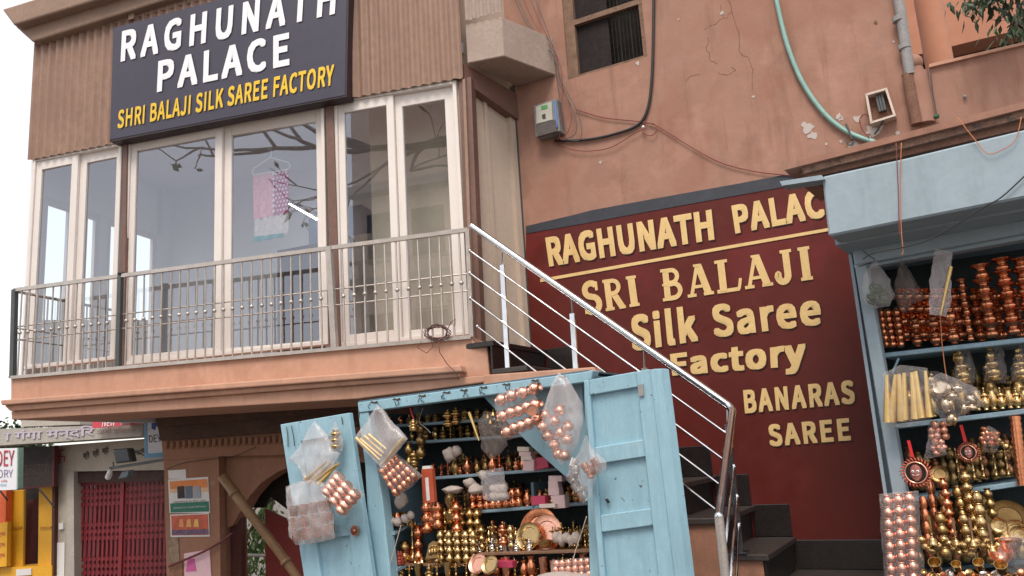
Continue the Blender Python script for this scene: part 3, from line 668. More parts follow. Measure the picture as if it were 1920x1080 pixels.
# ================================================================== THINGS ON THE SALMON WALL
def cable(name, pts, pl, r, mat, label, cat='cable', off=.02, group=None, parent=None, sub=6):
    P = [pl.at(*p[:2], p[2] if len(p) > 2 else off) for p in pts]
    Q = []
    for i in range(len(P)-1):      # Catmull-Rom
        a, b, c, d = P[max(i-1, 0)], P[i], P[i+1], P[min(i+2, len(P)-1)]
        for k in range(sub):
            t = k/sub; Q.append(.5*((2*b)+(c-a)*t+(2*a-5*b+4*c-d)*t*t+(3*b-a-3*c+d)*t**3))
    Q.append(P[-1]); m = MB(); m.tube(Q, r, 7); return m.build(name, mat, parent, smooth=True, label=label, cat=cat, group=group)
cable('power_cable', [(1226, -60), (1225, 60), (1222, 150), (1214, 205), (1195, 235), (1150, 252), (1100, 262), (1040, 264)], BW, .013, black, 'thick black power cable looping from the window down to the electric meter')
cable('green_hose', [(1445, -60), (1460, 20), (1478, 90), (1505, 155), (1545, 212), (1590, 248), (1650, 270)], BW, .019, greenp, 'pale green plastic hose curving down the salmon wall to the ledge', 'hose', .03)
cable('thin_cable', [(1078, 204), (1130, 220), (1200, 228), (1232, 236), (1290, 272), (1350, 304), (1420, 322), (1500, 330)], BW, .005, redwire, 'thin red brown wire sagging across the salmon wall to the shop awning', 'wire')
cable('thin_cable', [(1036, 264), (1080, 282), (1140, 278), (1190, 250), (1212, 240)], BW, .004, redwire, 'thin red wire drooping beneath the thick black cable', 'wire', .03)
cable('thin_cable', [(1206, 232), (1226, 232), (1231, 244), (1222, 254), (1207, 250), (1203, 240), (1210, 232)], BW, .004, redwire, 'small coil of red wire where the black cable bends', 'wire', .03)
for i, (x0, x1, x2) in enumerate(((990, 1040, 1052), (1000, 1046, 1062), (985, 1042, 1075), (1012, 1050, 1045), (1020, 1048, 1085))):
    cable('thin_cable', [(x0-45, -70), (x0, 40), (x1-4, 100+i*3), (x1+4, 150), (x2+8*(i % 2), 200+i*4), (x2+4, 240+i*5), (1040+i*6, 262)], BW, .0035, redwire if i % 2 else raildk, 'thin wires trailing past the sunshade box down to the meter', 'wire', .05+.012*i, 'wires beside the sunshade box')
# meter box
t = thing('electric_meter', 'small grey electric meter box with clear cover below the sunshade box', 'meter', BW.at(1025, 256))
q = [(1000, 198), (1043, 184), (1050, 246), (1004, 258)]
o = slab('case', q, BW, .12, M('meter_grey', (.20, .20, .20), .5, var=.15), t, .12); bevel(o, .006)
slab('face_plate', [(1005, 200), (1034, 190), (1036, 224), (1006, 232)], BW, .012, M('meter_cream', (.45, .44, .38), .5), t, .131)
slab('green_label', [(1014, 199), (1026, 196), (1027, 203), (1015, 206)], BW, .004, M('meter_green', (.08, .3, .1), .5), t, .134)
slab('dial', [(1016, 215), (1022, 213), (1023, 222), (1017, 223)], BW, .004, ink, t, .135)
slab('terminal_cover', [(1004, 234), (1040, 224), (1044, 246), (1007, 256)], BW, .03, M('smoky_plastic', (.09, .07, .06), .2), t, .146)
slab('blue_edge', [(1038, 190), (1042, 189), (1046, 238), (1042, 240)], BW, .01, M('meter_blue', (.12, .2, .42), .4), t, .13)
# open junction box
t = thing('junction_box', 'open cream junction box with rusty fittings on the salmon wall', 'junction box', BW.at(1655, 230))
fr = [(1622, 176), (1663, 164), (1680, 217), (1632, 232)]
cream2 = M('cream_plastic', (.62, .52, .44), .6, var=.15, vs=10)
P = [BW.at(x, y, .09) for x, y in fr]
m = MB()
for i in range(4):
    a, b = P[i], P[(i+1) % 4]; dr = (b-a).normalized(); inn = BW.n.cross(dr).normalized(); cen = sum(P, Vector())/4
    if (cen-a).dot(inn) < 0: inn = -inn
    m.prism([a, b, b+inn*.016-dr*.012, a+inn*.016+dr*.012], -BW.n*.09)
m.build('case', cream2, t)
m = MB(); m.prism([BW.at(x, y, .015) for x, y in fr], -BW.n*.008); m.build('back_plate', rust, t)
m = MB()
for k in range(3): m.prism([BW.at(x+k*5, y-k*1.5, .06) for x, y in ((1641, 180), (1645, 179), (1652, 208), (1648, 209))], -BW.n*.04)
m.build('terminals', raildk, t)
cable('thin_cable', [(1640, 228), (1622, 214), (1612, 225), (1618, 245), (1630, 258)], BW, .005, redwire, 'short wire curling out of the open junction box', 'wire', .05)
cable('thin_cable', [(1660, 222), (1650, 236), (1640, 252)], BW, .006, black, 'short black lead hanging under the open junction box', 'wire', .06)
cable('rope', [(1556, 286), (1549, 305), (1552, 345), (1556, 390), (1551, 420)], BW, .004, greyp, 'grey cord tied round the end of the awning', 'cord', .62)

# ================================================================== TERRACE AND ORANGE HOUSE BEHIND (upper right)
TW = BW
tp = thing('terrace_parapet', 'faded salmon terrace parapet with a ball topped post above the blue awning', 'parapet', BW.at(1800, 300))
o = slab('wall', [(1740, 124), (1990, 67), (2000, 700), (1716, 700), (1712, 225), (1738, 220)], BW, .22, salmon, tp, -.01); bevel(o, .01)
m = MB(); c = BW.at(1734, 233, .0); tz = BW.at(1724, 122, 0).z
m.lathe([(.075, 0), (.078, tz-c.z-.06), (.055, tz-c.z-.05), (.055, tz-c.z-.02)], c, 14); m.ball(Vector((c.x, c.y, tz+.03)), .062, 12); m.build('post', salmon, tp, smooth=True, auto=40)
slab('coping', [(1742, 120), (1990, 62), (1990, 67), (1742, 126)], BW, .28, peach, tp, .02)
t = thing('drain_pipe', 'grey jointed drain pipe running down beside the salmon wall corner', 'pipe', BW.at(1720, 230))
def pseg(name, a, b, r, mat, off): m = MB(); m.tube([BW.at(*a, off), BW.at(*b, off)], r, 12); return m.build(name, mat, t, smooth=True, auto=40)
pseg('pipe', (1676, -60), (1706, 140), .038, greyp, .06)
for a, b in (((1684, 32), (1686, 40)), ((1695, 84), (1697, 92))): pseg('collar', a, b, .046, greyp, .06)
pseg('rusty_pipe', (1702, 139), (1720, 233), .044, rust, .05)
OH = BW.shift(-2.6)
oh = thing('orange_house', 'bright orange plastered house wall behind the terrace with a round column', 'house', (OH.at(1800, 100).x, OH.at(1800, 100).y, 0))
slab('wall', [(1500, 157), (1990, 36), (1990, -500), (1500, -500)], OH, .3, orange_p, oh, 0)
slab('dark_opening', [(1500, 400), (1990, 300), (1990, 20), (1500, 150)], OH, .2, darkm, oh, -.4)
m = MB(); a = BW.at(1776, 200, -.9); b = BW.at(1757, -120, -.9); m.tube([Vector((a.x, a.y, a.z-.6)), Vector((a.x, a.y, b.z+.6))], .11, 18); m.build('column', orange_p, oh, smooth=True, auto=40)
slab('terrace_floor', [(1690, 420), (2000, 330), (2000, 320), (1690, 410)], BW, 2.8, concrete, oh, -.3)
# foliage hanging at the top right
def leafy(name, label, cat, c, rad, n, size, dirn=Vector((0, 0, -1)), seedv=1, mat=leaf, stems=8):
    rnd = random.Random(seedv); t = thing(name, label, cat, c)
    m = MB(); cs = []
    for k in range(stems):
        e = Vector((rnd.uniform(-1, 1)*rad[0], rnd.uniform(-1, 1)*rad[1], rnd.uniform(-1, 1)*rad[2])); cs.append(e)
        m.tube([Vector(c)+Vector((rad[0]*.6, rad[1]*.3, rad[2])), Vector(c)+e*.5+Vector((0, 0, rad[2]*.3)), Vector(c)+e], [.018, .01, .005], 5)
    m.build('branch', bark, t)
    m = MB()
    for k in range(n):
        e = cs[k % stems]; p = Vector(c)+e*rnd.uniform(.55, 1.05)+Vector((rnd.gauss(0, .09), rnd.gauss(0, .09), rnd.gauss(0, .07)))
        d = (dirn+Vector((rnd.uniform(-.7, .7), rnd.uniform(-.7, .7), rnd.uniform(-.4, .6)))).normalized(); s = d.cross(Vector((rnd.uniform(-1, 1), rnd.uniform(-1, 1), .2))).normalized()
        l = size*rnd.uniform(.6, 1.2); w = l*.2; up = d.cross(s)
        m.add([p, p+d*l*.45+s*w+up*l*.04, p+d*l, p+d*l*.45-s*w+up*l*.04, p+d*l*.5-up*l*.02], [(0, 1, 4), (1, 2, 4), (2, 3, 4), (3, 0, 4)])
    m.build('leaves', mat, t, kind='stuff'); return t
p = BW.at(1905, -34, .35)
leafy('leafy_branch', 'dark green leafy branch hanging over the terrace in the top corner', 'branch', p, (.24, .3, .11), 380, .09, seedv=3, stems=12)
leafy('leafy_branch', 'drooping dark plant tufts standing behind the terrace parapet beside the orange wall', 'plant', BW.at(1912, 60, -.25), (.07, .1, .16), 110, .10, seedv=5)

# ================================================================== RIGHT BRASSWARE SHOP
rs = thing('brassware_shop', 'open fronted pale blue brassware shop with a deep concrete awning', 'shop', (CS.at(1780, 900).x, CS.at(1780, 900).y, 0))
o = slab('awning', [(1541, 331), (1700, 296), (1990, 226), (1990, 357), (1553, 443)], CS, .62, bluec, rs, .55); bevel(o, .012)
ledgem = M('crumbling_ledge', (.26, .15, .11), .9, var=.35, vs=7, bump=.6, bs=18, chips=((.13, .09, .075), .56, 9))
slab('awning_moulding', [(1500, 312), (1990, 186), (1990, 203), (1506, 325)], CS, .5, ledgem, rs, .50)
o = slab('awning_moulding', [(1500, 325.5), (1990, 204), (1990, 224), (1520, 333)], CS, .5, rust, rs, .46)
slab('ledge_slab', [(1470, 308), (1990, 172), (1990, 185.5), (1470, 319)], CS, .9, salmon, rs, .53)
o = slab('lintel', [(1597, 466), (1990, 388), (1990, 424), (1603, 497)], CS, .18, bluec, rs, .02); bevel(o, .008)
slab('lintel_beam', [(1600, 497.5), (1990, 424.5), (1990, 436), (1604, 505)], CS, .1, bluec, rs, -.03)
o = slab('post', [(1597, 466), (1619, 462), (1700, 925), (1712, 1010), (1716, 1300), (1690, 1300), (1673, 925)], CS, .10, bluec, rs, 0.001); bevel(o, .006)
CB = CS.shift(-.62)
aP = A_of(CS, CS.at(1612, 600)); zT = CS.at(1612, 470).z
m = MB(); m.prism([onp(CS, aP-.02, 0, -.05), onp(CS, aP-.02, zT, -.05), onp(CS, aP-.02, zT, -.65), onp(CS, aP-.02, 0, -.65)], CS.u*.02); m.build('side_panel', bluec, rs)
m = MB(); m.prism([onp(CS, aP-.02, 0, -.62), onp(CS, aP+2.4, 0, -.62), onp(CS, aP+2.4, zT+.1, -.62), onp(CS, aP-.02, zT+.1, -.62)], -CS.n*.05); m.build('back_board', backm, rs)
m = MB(); m.prism([onp(CS, aP-.02, zT, .3), onp(CS, aP+2, zT, .3), onp(CS, aP+2, zT, -.7), onp(CS, aP-.02, zT, -.7)], Z*.05); m.build('shop_ceiling', bluec, rs)
def shelf(name, pl, p0, p1, th, depth, mat, parent, off=0.0):
    a, b = pl.at(*p0, off), pl.at(*p1, off); m = MB(); m.prism([a, b, b-Z*th, a-Z*th], -pl.n*depth); o = m.build(name, mat, parent); bevel(o, .004); return (a, b)
CSH = CS.shift(-.12)
SH = {}
bluesh = M('blue_shelf_edge', (.24, .36, .44), .6, var=.15, vs=6, chips=((.2, .2, .2), .7, 12))
SH['c0'] = shelf('shelf', CSH, (1656, 662), (1990, 625), .03, .45, bluesh, rs)
SH['c1'] = shelf('shelf', CSH, (1672, 796), (1990, 758), .03, .45, bluesh, rs)
SH['c2'] = shelf('shelf', CSH, (1693, 935), (1990, 890), .03, .45, bluesh, rs)
SH['ct'] = shelf('shelf', CSH, (1640, 492), (1990, 437), .02, .3, bluesh, rs, -.25)
SH['c3'] = shelf('counter', CS, (1716, 1110), (1990, 1085), .05, .6, bluesh, rs, .0)
SH['c4'] = shelf('counter', CS, (1716, 1070), (1990, 1040), .03, .3, bluedark, rs, -.3)
m = MB(); a = CSH.at(1663, 672); b = CSH.at(1685, 672); c = CSH.at(1673, 700)
m.tube([b, c], .008, 6); m.build('shelf_bracket', bluesh, rs)
# end of wooden plank poking out above the awning
t = slab('wooden_plank', [(1462, 340), (1540, 328), (1546, 336), (1466, 348)], CS, .12, bluec, None, .58, label='stubby pale blue plank end poking out left of the awning', cat='plank')
# strings on the awning
cable('string', [(1690, 268), (1688, 350), (1690, 430), (1693, 470), (1690, 478)], CS, .0025, orwire, 'thin orange string hanging down the front of the blue awning', 'string', .56)
cable('string', [(1680, 268), (1684, 350), (1686, 430), (1688, 440)], CS, .0025, redwire, 'thin dark red string beside the orange one on the blue awning', 'string', .56)
cable('string', [(1795, 220), (1828, 262), (1852, 288), (1880, 280), (1904, 262), (1915, 220)], CS, .0025, orwire, 'orange string looped in a U on the upper edge of the awning', 'string', .57)
cable('thin_cable', [(1940, 312), (1880, 368), (1845, 388), (1795, 420), (1745, 448), (1700, 462), (1640, 474), (1618, 486)], CS, .004, black, 'thin black cable slanting across the awning face and lintel', 'cable', .57)
cable('string', [(1763, 590), (1766, 640), (1772, 690), (1776, 712)], CS, .0025, orwire, 'orange string hanging under the white packet on the shop front', 'string', .05)

# ================================================================== KIOSK WITH BLUE DOORS
ks = thing('brassware_kiosk', 'worn blue wooden kiosk crammed with copper and brass pots under the balcony', 'kiosk', (ST.at(900, 1080).x, ST.at(900, 1080).y, 0))
o = slab('top_beam', [(670, 755), (1092, 698), (1112, 694), (1108, 712), (1094, 717), (672, 774)], ST, .09, blue, ks, .03); bevel(o, .005)
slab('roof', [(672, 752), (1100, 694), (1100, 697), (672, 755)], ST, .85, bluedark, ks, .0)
o = slab('frame_post', [(671, 775), (690, 772), (717, 939), (733, 1090), (748, 1300), (710, 1300), (695, 1080), (684, 872)], ST, .09, blue, ks, .02); bevel(o, .005)
o = slab('frame_post', [(1094, 718), (1106, 715), (1125, 1090), (1140, 1300), (1125, 1300), (1106, 1080)], ST, .08, blue, ks, .0); bevel(o, .005)
SB = ST.shift(-.62)
qk = [ST.at(676, 760), ST.at(1108, 699)]
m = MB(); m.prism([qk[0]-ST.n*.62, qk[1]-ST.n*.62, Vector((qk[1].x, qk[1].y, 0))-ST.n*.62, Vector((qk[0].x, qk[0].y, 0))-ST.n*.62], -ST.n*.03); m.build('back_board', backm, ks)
lp = [ST.at(x, y, .0) for x, y in ((676, 775), (705, 939), (720, 1090), (740, 1300))]
m = MB()
for i in range(3): m.prism([lp[i], lp[i+1], lp[i+1]-ST.n*.62, lp[i]-ST.n*.62], -ST.u*.02)
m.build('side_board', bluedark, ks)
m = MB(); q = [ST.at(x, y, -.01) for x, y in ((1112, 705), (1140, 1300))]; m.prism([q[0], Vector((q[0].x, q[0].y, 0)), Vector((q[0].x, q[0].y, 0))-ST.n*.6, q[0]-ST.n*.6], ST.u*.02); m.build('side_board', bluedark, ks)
SI = ST.shift(-.30)
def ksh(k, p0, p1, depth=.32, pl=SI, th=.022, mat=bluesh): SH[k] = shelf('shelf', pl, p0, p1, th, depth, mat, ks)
ksh('ka', (760, 828), (1090, 806)); ksh('kb', (800, 895), (1100, 872)); ksh('kc', (835, 962), (1108, 940))
ksh('kd', (886, 1037), (1112, 1030), .26, ST.shift(-.16), .02, wood); ksh('ke', (752, 1057), (884, 1056), .3, ST.shift(-.16), .02, wood)
ksh('kf', (740, 1088), (1118, 1082), .3, ST.shift(-.1), .02, wood)
ksh('kt', (708, 798), (1090, 772), .3)
SL = ST.shift(-.02)
for k, pts in (('l1', ((716, 994), (740, 998), (764, 984), (792, 962))), ('l2', ((728, 1062), (745, 1066), (768, 1056), (778, 1046)))):
    base = [ST.at(pts[0][0], pts[0][1], -.02), ST.at(pts[1][0], pts[1][1], -.05), ST.at(pts[2][0], pts[2][1], -.2)]
    m = MB(); m.prism(base+[base[2]-ST.n*.2, base[0]-ST.n*.4], -Z*.02); o = m.build('corner_shelf', bluesh, ks); SH[k] = (base[0], base[2])
slab('divider', [(995, 905), (1000, 904), (1003, 952), (998, 953)], SI, .3, bluedark, ks, 0)
# diagonal board inside the front, upper right
o = slab('brace_board', [(905, 742), (1090, 716), (1108, 918), (1096, 925), (1000, 840), (950, 790)], ST, .03, blue, ks, -.12)

# doors
def pdoor(nm, outer, rails, panels, off, lab, th=.045, skew=None):
    t = thing(nm, lab, 'door', ST.at(outer[3][0], outer[3][1], off))
    q = [ST.at(x, y, off) for x, y in outer]
    m = MB(); inner = [bil(q, a, b) - ST.n*.032 for a, b in ((.02, .01), (.98, .01), (.98, .99), (.02, .99))]; m.prism(inner, -ST.n*.012); m.build('panel', blue, t)
    for side in ((0, panels[0]), (panels[1], 1)):
        m = MB(); m.prism([bil(q, side[0], 0), bil(q, side[1], 0), bil(q, side[1], 1), bil(q, side[0], 1)], -ST.n*th); o = m.build('stile', blue, t); bevel(o, .005)
    for (v0, v1) in rails:
        m = MB(); g = .002; m.prism([bil(q, panels[0]+g, v0)-ST.n*.002, bil(q, panels[1]-g, v0)-ST.n*.002, bil(q, panels[1]-g, v1)-ST.n*.002, bil(q, panels[0]+g, v1)-ST.n*.002], -ST.n*(th-.006)); o = m.build('rail', blue, t); bevel(o, .005)
    return t, q
# left door: hangs askew on its hinges
dl, ql = pdoor('kiosk_door', [(525, 796), (654, 774), (748, 1420), (625, 1440)], [(0, .065), (.185+.15, .375), (.65, .70)], (.26, .76), .10, 'left blue kiosk door hanging askew with bags tied on it')
dr, qr = pdoor('kiosk_door', [(1094, 714), (1217, 692), (1302, 1400), (1150, 1410)], [(0, .045), (.195, .243), (.385, .432), (.6, .64)], (.08, .80), .16, 'right blue panelled kiosk door standing open before the stair', .05)
m = MB(); q = [ST.at(x, y, .155) for x, y in ((1217, 692), (1302, 1400))]; m.prism([q[0], q[1], q[1]-ST.n*.05+ST.u*.055, q[0]-ST.n*.05+ST.u*.055], ST.u*.03-ST.n*.05); o = m.build('edge_post', blue, dr); bevel(o, .005)
slab('hinge', [(1196, 722), (1205, 720), (1207, 742), (1198, 744)], ST, .01, greyp, dr, .172)
slab('latch', [(1134, 936), (1138, 935), (1143, 942), (1139, 944)], ST, .01, black, dr, .155)
for a, b in (((537, 800), (540, 838)), ((546, 798), (552, 836)), ((640, 782), (642, 796)), ((672, 768), (673, 785))):
    cable('hook_wire', [a, ((a[0]+b[0])/2+1, (a[1]+b[1])/2), b], ST, .004, raildk, None, None, .115, parent=dl)

# ================================================================== ARCHED PASSAGE UNDER THE BAY
up = thing('arched_passage', 'dim salmon arched passage wall under the overhanging bay with pasted posters', 'building', (UC.at(360, 1060).x, UC.at(360, 1060).y, 0))
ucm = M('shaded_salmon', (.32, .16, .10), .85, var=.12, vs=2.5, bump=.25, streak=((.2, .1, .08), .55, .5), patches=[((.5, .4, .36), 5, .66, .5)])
ucd = M('shade_brown_plaster', (.10, .055, .04), .9, var=.25, vs=3, bump=.2)  # shade under the overhanging bay, put into the colour of the upper bands
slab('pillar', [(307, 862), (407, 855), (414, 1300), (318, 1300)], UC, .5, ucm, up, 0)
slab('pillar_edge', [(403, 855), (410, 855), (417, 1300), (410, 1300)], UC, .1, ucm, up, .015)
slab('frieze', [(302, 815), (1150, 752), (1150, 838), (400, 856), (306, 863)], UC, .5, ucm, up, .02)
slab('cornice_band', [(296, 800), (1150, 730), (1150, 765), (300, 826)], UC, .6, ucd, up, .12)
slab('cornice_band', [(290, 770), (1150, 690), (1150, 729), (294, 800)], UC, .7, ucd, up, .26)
for i in range(36):      # row of small brackets
    x = 312+i*11.3; y = 834-(x-312)*.052
    m = MB(); p = UC.at(x, y, .04); m.lathe([(.004, -.05), (.026, -.02), (.03, .03)], p, 6); m.build('bracket', ucm, up)
# spandrel with half arch (right of the pillar)
pts = [(414, 862), (700, 836), (700, 905)]
arcp = [(560, 868), (520, 885), (490, 905), (468, 930), (450, 960), (436, 985), (425, 990), (418, 992)]
m = MB(); top = [(414+ (700-414)*i/8, 862-26*i/8) for i in range(9)]
allb = [(700, 870), (620, 858)]+arcp
def topat(x): return 835-26*(x-414)/286
for i in range(len(allb)-1):
    (x0, y0), (x1, y1) = allb[i], allb[i+1]
    m.prism([UC.at(x1, topat(x1), -.12), UC.at(x0, topat(x0), -.12), UC.at(x0, y0, -.12), UC.at(x1, y1, -.12)], -UC.n*.2)
m.build('arch_spandrel', ucm, up)
UB = UC.shift(-1.9)
slab('red_panel', [(497, 955), (560, 985), (700, 1000), (700, 1400), (500, 1400)], UC, .05, redpanel, up, -.7)
slab('red_panel', [(508, 912), (520, 895), (545, 885), (600, 880), (600, 960), (540, 912)], UC, .05, redpanel, up, -.85)
slab('dark_jamb', [(418, 990), (452, 960), (452, 1400), (418, 1400)], UC, .08, M('dark_red_jamb', (.10, .03, .025), .7), up, -.2)
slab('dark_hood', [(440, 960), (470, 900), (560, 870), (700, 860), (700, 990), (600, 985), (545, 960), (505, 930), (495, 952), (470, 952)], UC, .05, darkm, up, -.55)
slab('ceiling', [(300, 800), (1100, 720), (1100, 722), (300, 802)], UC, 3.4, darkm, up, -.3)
m = MB(); rod = [UB.at(x, y) for x, y in ((448, 1040), (505, 1042))]; m.tube(rod, .02, 6); m.build('rail_bar', railm, up)
leafy('garden_bush', 'sunlit green bush seen through the arched passage behind the bamboo pole', 'bush', UC.at(478, 1010, -3.0), (.45, .4, .6), 900, .10, seedv=9, stems=14, mat=M('bright_leaf', (.16, .28, .07), .5, var=.4, vs=5, bump=0))
m = MB(); m.tube([UC.at(416, 892, .3), UC.at(470, 965, .22), UC.at(520, 1030, .12), UC.at(570, 1100, .05), UC.at(640, 1190, 0)], [.05, .048, .045, .042, .04], 12)
for x, y in ((437, 921), (534, 1050)): m.tube([UC.at(x, y, .27 if x < 500 else .1), UC.at(x+4, y+5, .265 if x < 500 else .097)], .056, 12)
m.build('bamboo_pole', bamboo, smooth=True, label='thick brown bamboo pole leaning across the arched opening', cat='pole')
cable('thin_cable', [(316, 1062), (345, 1050), (380, 1035), (410, 1018), (435, 1000)], UC, .012, M('dark_red_cord', (.16, .04, .04), .7), 'dark red cord sagging across the posters on the pillar', 'cord', .06)
cable('thin_cable', [(312, 880), (345, 868), (400, 860), (440, 855), (480, 838)], UC, .004, black, 'thin black wire strung over the posters up to the arch', 'wire', .08)
# posters
t = thing('poster', 'orange white and green printed poster with three photographs on the pillar', 'poster', UC.at(355, 962))
slab('sheet', [(315, 899), (390, 894), (394, 962), (318, 962)], UC, .006, paper, t, .010)
def pp(name, q, mat, off=.014, par=None, th=.003, pl=UC): return slab(name, q, pl, th, mat, par or t, off)
pp('orange_band', [(318, 903), (388, 898), (389, 914), (319, 917)], M('poster_orange', (.75, .24, .06), .6, bump=0))
pp('pale_band', [(319, 917), (389, 914), (390, 922), (319, 924)], M('poster_peach', (.78, .5, .3), .6, bump=0))
pp('green_band', [(319, 944), (391, 940), (392, 959), (320, 961)], M('poster_green', (.03, .18, .12), .6, bump=0))
for x, mm in ((332, ink), (347, M('poster_blue', (.12, .16, .22), .6, bump=0)), (362, M('poster_grey', (.35, .36, .4), .6, bump=0))): pp('photograph', [(x, 912), (x+13, 911), (x+14, 934), (x+1, 935)], mm, .018)
for y in (939, 950): letters('small_print', 'yamuna river saree silk house' if y > 940 else 'opening in the city', [(325, y), (386, y-3), (386, y+2), (325, y+5)], UC, ink if y < 945 else paper, t, .0185, .001)
t = thing('poster', 'red festival poster crowded with small figures pasted under the tricolour one', 'poster', UC.at(355, 1007))
slab('sheet', [(319, 965), (391, 962), (393, 1006), (320, 1007)], UC, .006, paper, t, .010)
pp('picture', [(321, 967), (389, 964), (391, 1003), (322, 1004)], M('poster_red', (.62, .13, .07), .6, var=.35, vs=18, bump=0))
pp('picture_foot', [(322, 994), (390, 992), (391, 1002), (322, 1003)], M('poster_mix', (.2, .12, .2), .6, var=.6, vs=30, bump=0), .018)
for k in range(3): pp('figure', [(337+k*14, 974), (343+k*14, 973), (345+k*14, 988), (335+k*14, 988)], M('poster_fig%d' % k, (.75, .3+.1*k, .12), .6, bump=0), .018)
t = slab('poster', [(315, 882), (348, 880), (349, 897), (316, 898)], UC, .005, paper, None, .008, label='small white notice above the tricolour poster on the pillar', cat='notice')
slab('poster', [(316, 1008), (334, 1007), (336, 1054), (317, 1055)], UC, .005, M('torn_photo', (.35, .24, .16), .7, var=.5, vs=16, bump=0), None, .009, label='torn brown portrait photograph poster low on the pillar', cat='poster')
t = thing('poster', 'pale pink handbill with a bright pink shape at the pillar foot', 'handbill', UC.at(370, 1100))
pp('sheet', [(345, 1038), (393, 1030), (397, 1095), (346, 1098)], pinkpaper, .01)
pp('pink_shape', [(352, 1048), (364, 1047), (368, 1071), (348, 1072)], M('hot_pink', (.65, .12, .35), .6, bump=0), .014)
slab('poster', [(318, 1058), (342, 1050), (343, 1100), (318, 1100)], UC, .005, M('brown_poster', (.3, .14, .08), .7, var=.5, vs=14, bump=0), None, .009, label='faded brown poster scrap at the lowest edge of the pillar', cat='poster')

# ================================================================== SHOPS FURTHER DOWN THE STREET
ws = thing('white_shop', 'cream walled shop with a painted Hindi fascia and a red folding gate', 'building', (EW.at(200, 1000).x, EW.at(200, 1000).y, 0))
gx0, gx1 = 131, 318
slab('fascia', [(-60, 806), (268, 795), (265, 818), (-60, 839)], EW, .5, fasc, ws, .45)
slab('wall', [(100, 836), (330, 818), (330, 881), (131, 884), (135, 1400), (95, 1400)], EW, .3, cream, ws, 0)
slab('parapet', [(40, 800), (150, 796), (150, 780), (40, 784)], EW, .3, fasc, ws, .1)
slab('upper_storey', [(56, 800), (300, 792), (300, 600), (56, 600)], EW, 3, M('grey_upper', (.20, .17, .15), .9, var=.3, vs=4), ws, -1.0)
slab('recess', [(131, 884), (330, 880), (330, 1400), (131, 1400)], EW, .1, darkm, ws, -.7)
slab('gate_lintel', [(131, 885), (330, 881), (330, 901), (131, 906)], EW, .2, M('dark_brown_lintel', (.06, .03, .025), .8, var=.3), ws, -.05)
slab('door_jamb', [(126, 884), (138, 884), (141, 1400), (128, 1400)], EW, .4, fasc, ws, .02)
letters('lettering', 'ा गंगा मन्दिर', [(8, 806), (178, 797), (178, 822), (8, 832)], EW, lilac, ws, .46, .02, bold=.02, font=0)
letters('lettering', 'काशी विश्वनाथ', [(180, 801), (262, 798), (262, 814), (180, 817)], EW, M('faint_letter', (.5, .46, .42), .8, bump=0), ws, .455, .006, bold=.01, font=0)
for i, (x, y) in enumerate(((160, 855), (178, 851), (196, 846))): letters('lettering', 'श्री', [(x-5, y-9), (x+7, y-10), (x+8, y+7), (x-4, y+8)], EW, ink, ws, .006, .004, bold=.015, font=0)
letters('lettering', 'मन्दिर', [(246, 843), (272, 840), (272, 852), (246, 855)], EW, ink, ws, .006, .004, bold=.01, font=0)
m = MB(); c = EW.at(112, 856, .006); r = .085; w = .016
for k in range(4):
    a = k*PI/2; d1 = EW.u*math.cos(a)+Z*math.sin(a); d2 = EW.u*math.cos(a-PI/2)+Z*math.sin(a-PI/2)
    m.box(c+d1*r/2, d1*r/2, d2*w/2, EW.n*.003); m.box(c+d1*r+d2*r/2, d2*r/2, d1*w/2, EW.n*.0035)
m.build('painted_symbol', redink, ws)
# folding gate
gt = thing('folding_gate', 'red collapsible steel lattice gate closed under the dark lintel', 'gate', EW.at(220, 1100))
GW = EW.shift(-.12)
g0 = A_of(GW, GW.at(139, 1000)); g1 = A_of(GW, GW.at(318, 1000)); gz1 = GW.at(220, 903).z; gz0 = .35
n = 22
for i in range(n+1):
    a = lerp(g0, g1, i/n); m = MB(); m.box(onp(GW, a, (gz0+gz1)/2), GW.u*.018, GW.n*.012, Z*(gz1-gz0)/2); m.build('upright', redgate, gt)
for (z, w) in ((gz1, .03), (gz0+.01, .03)): 
    m = MB(); m.box(onp(GW, (g0+g1)/2, z), GW.u*(g1-g0)/2, GW.n*.02, Z*w); m.build('track', redgate, gt)
m = MB(); st = (g1-g0)/n
for i in range(n):
    a = lerp(g0, g1, i/n); hh = st*1.9
    for rz in range(5):
        zc = lerp(gz0+.2, gz1-.2, rz/4)
        for dz in (-1, 0, 1):
            for sg_ in (-1, 1):
                p = onp(GW, a, zc+dz*.09-sg_*.045, .014); q = onp(GW, a+st, zc+dz*.09+sg_*.045, .014); dv = (q-p)
                m.box((p+q)/2, dv/2, GW.n*.003, Z*.009)
m.build('lattice', redgate, gt, kind='stuff')
m = MB(); a = lerp(g0, g1, .52); m.box(onp(GW, a, (gz0+gz1)/2, .02), GW.u*.03, GW.n*.02, Z*(gz1-gz0)/2); m.build('lock_stile', redgate, gt)
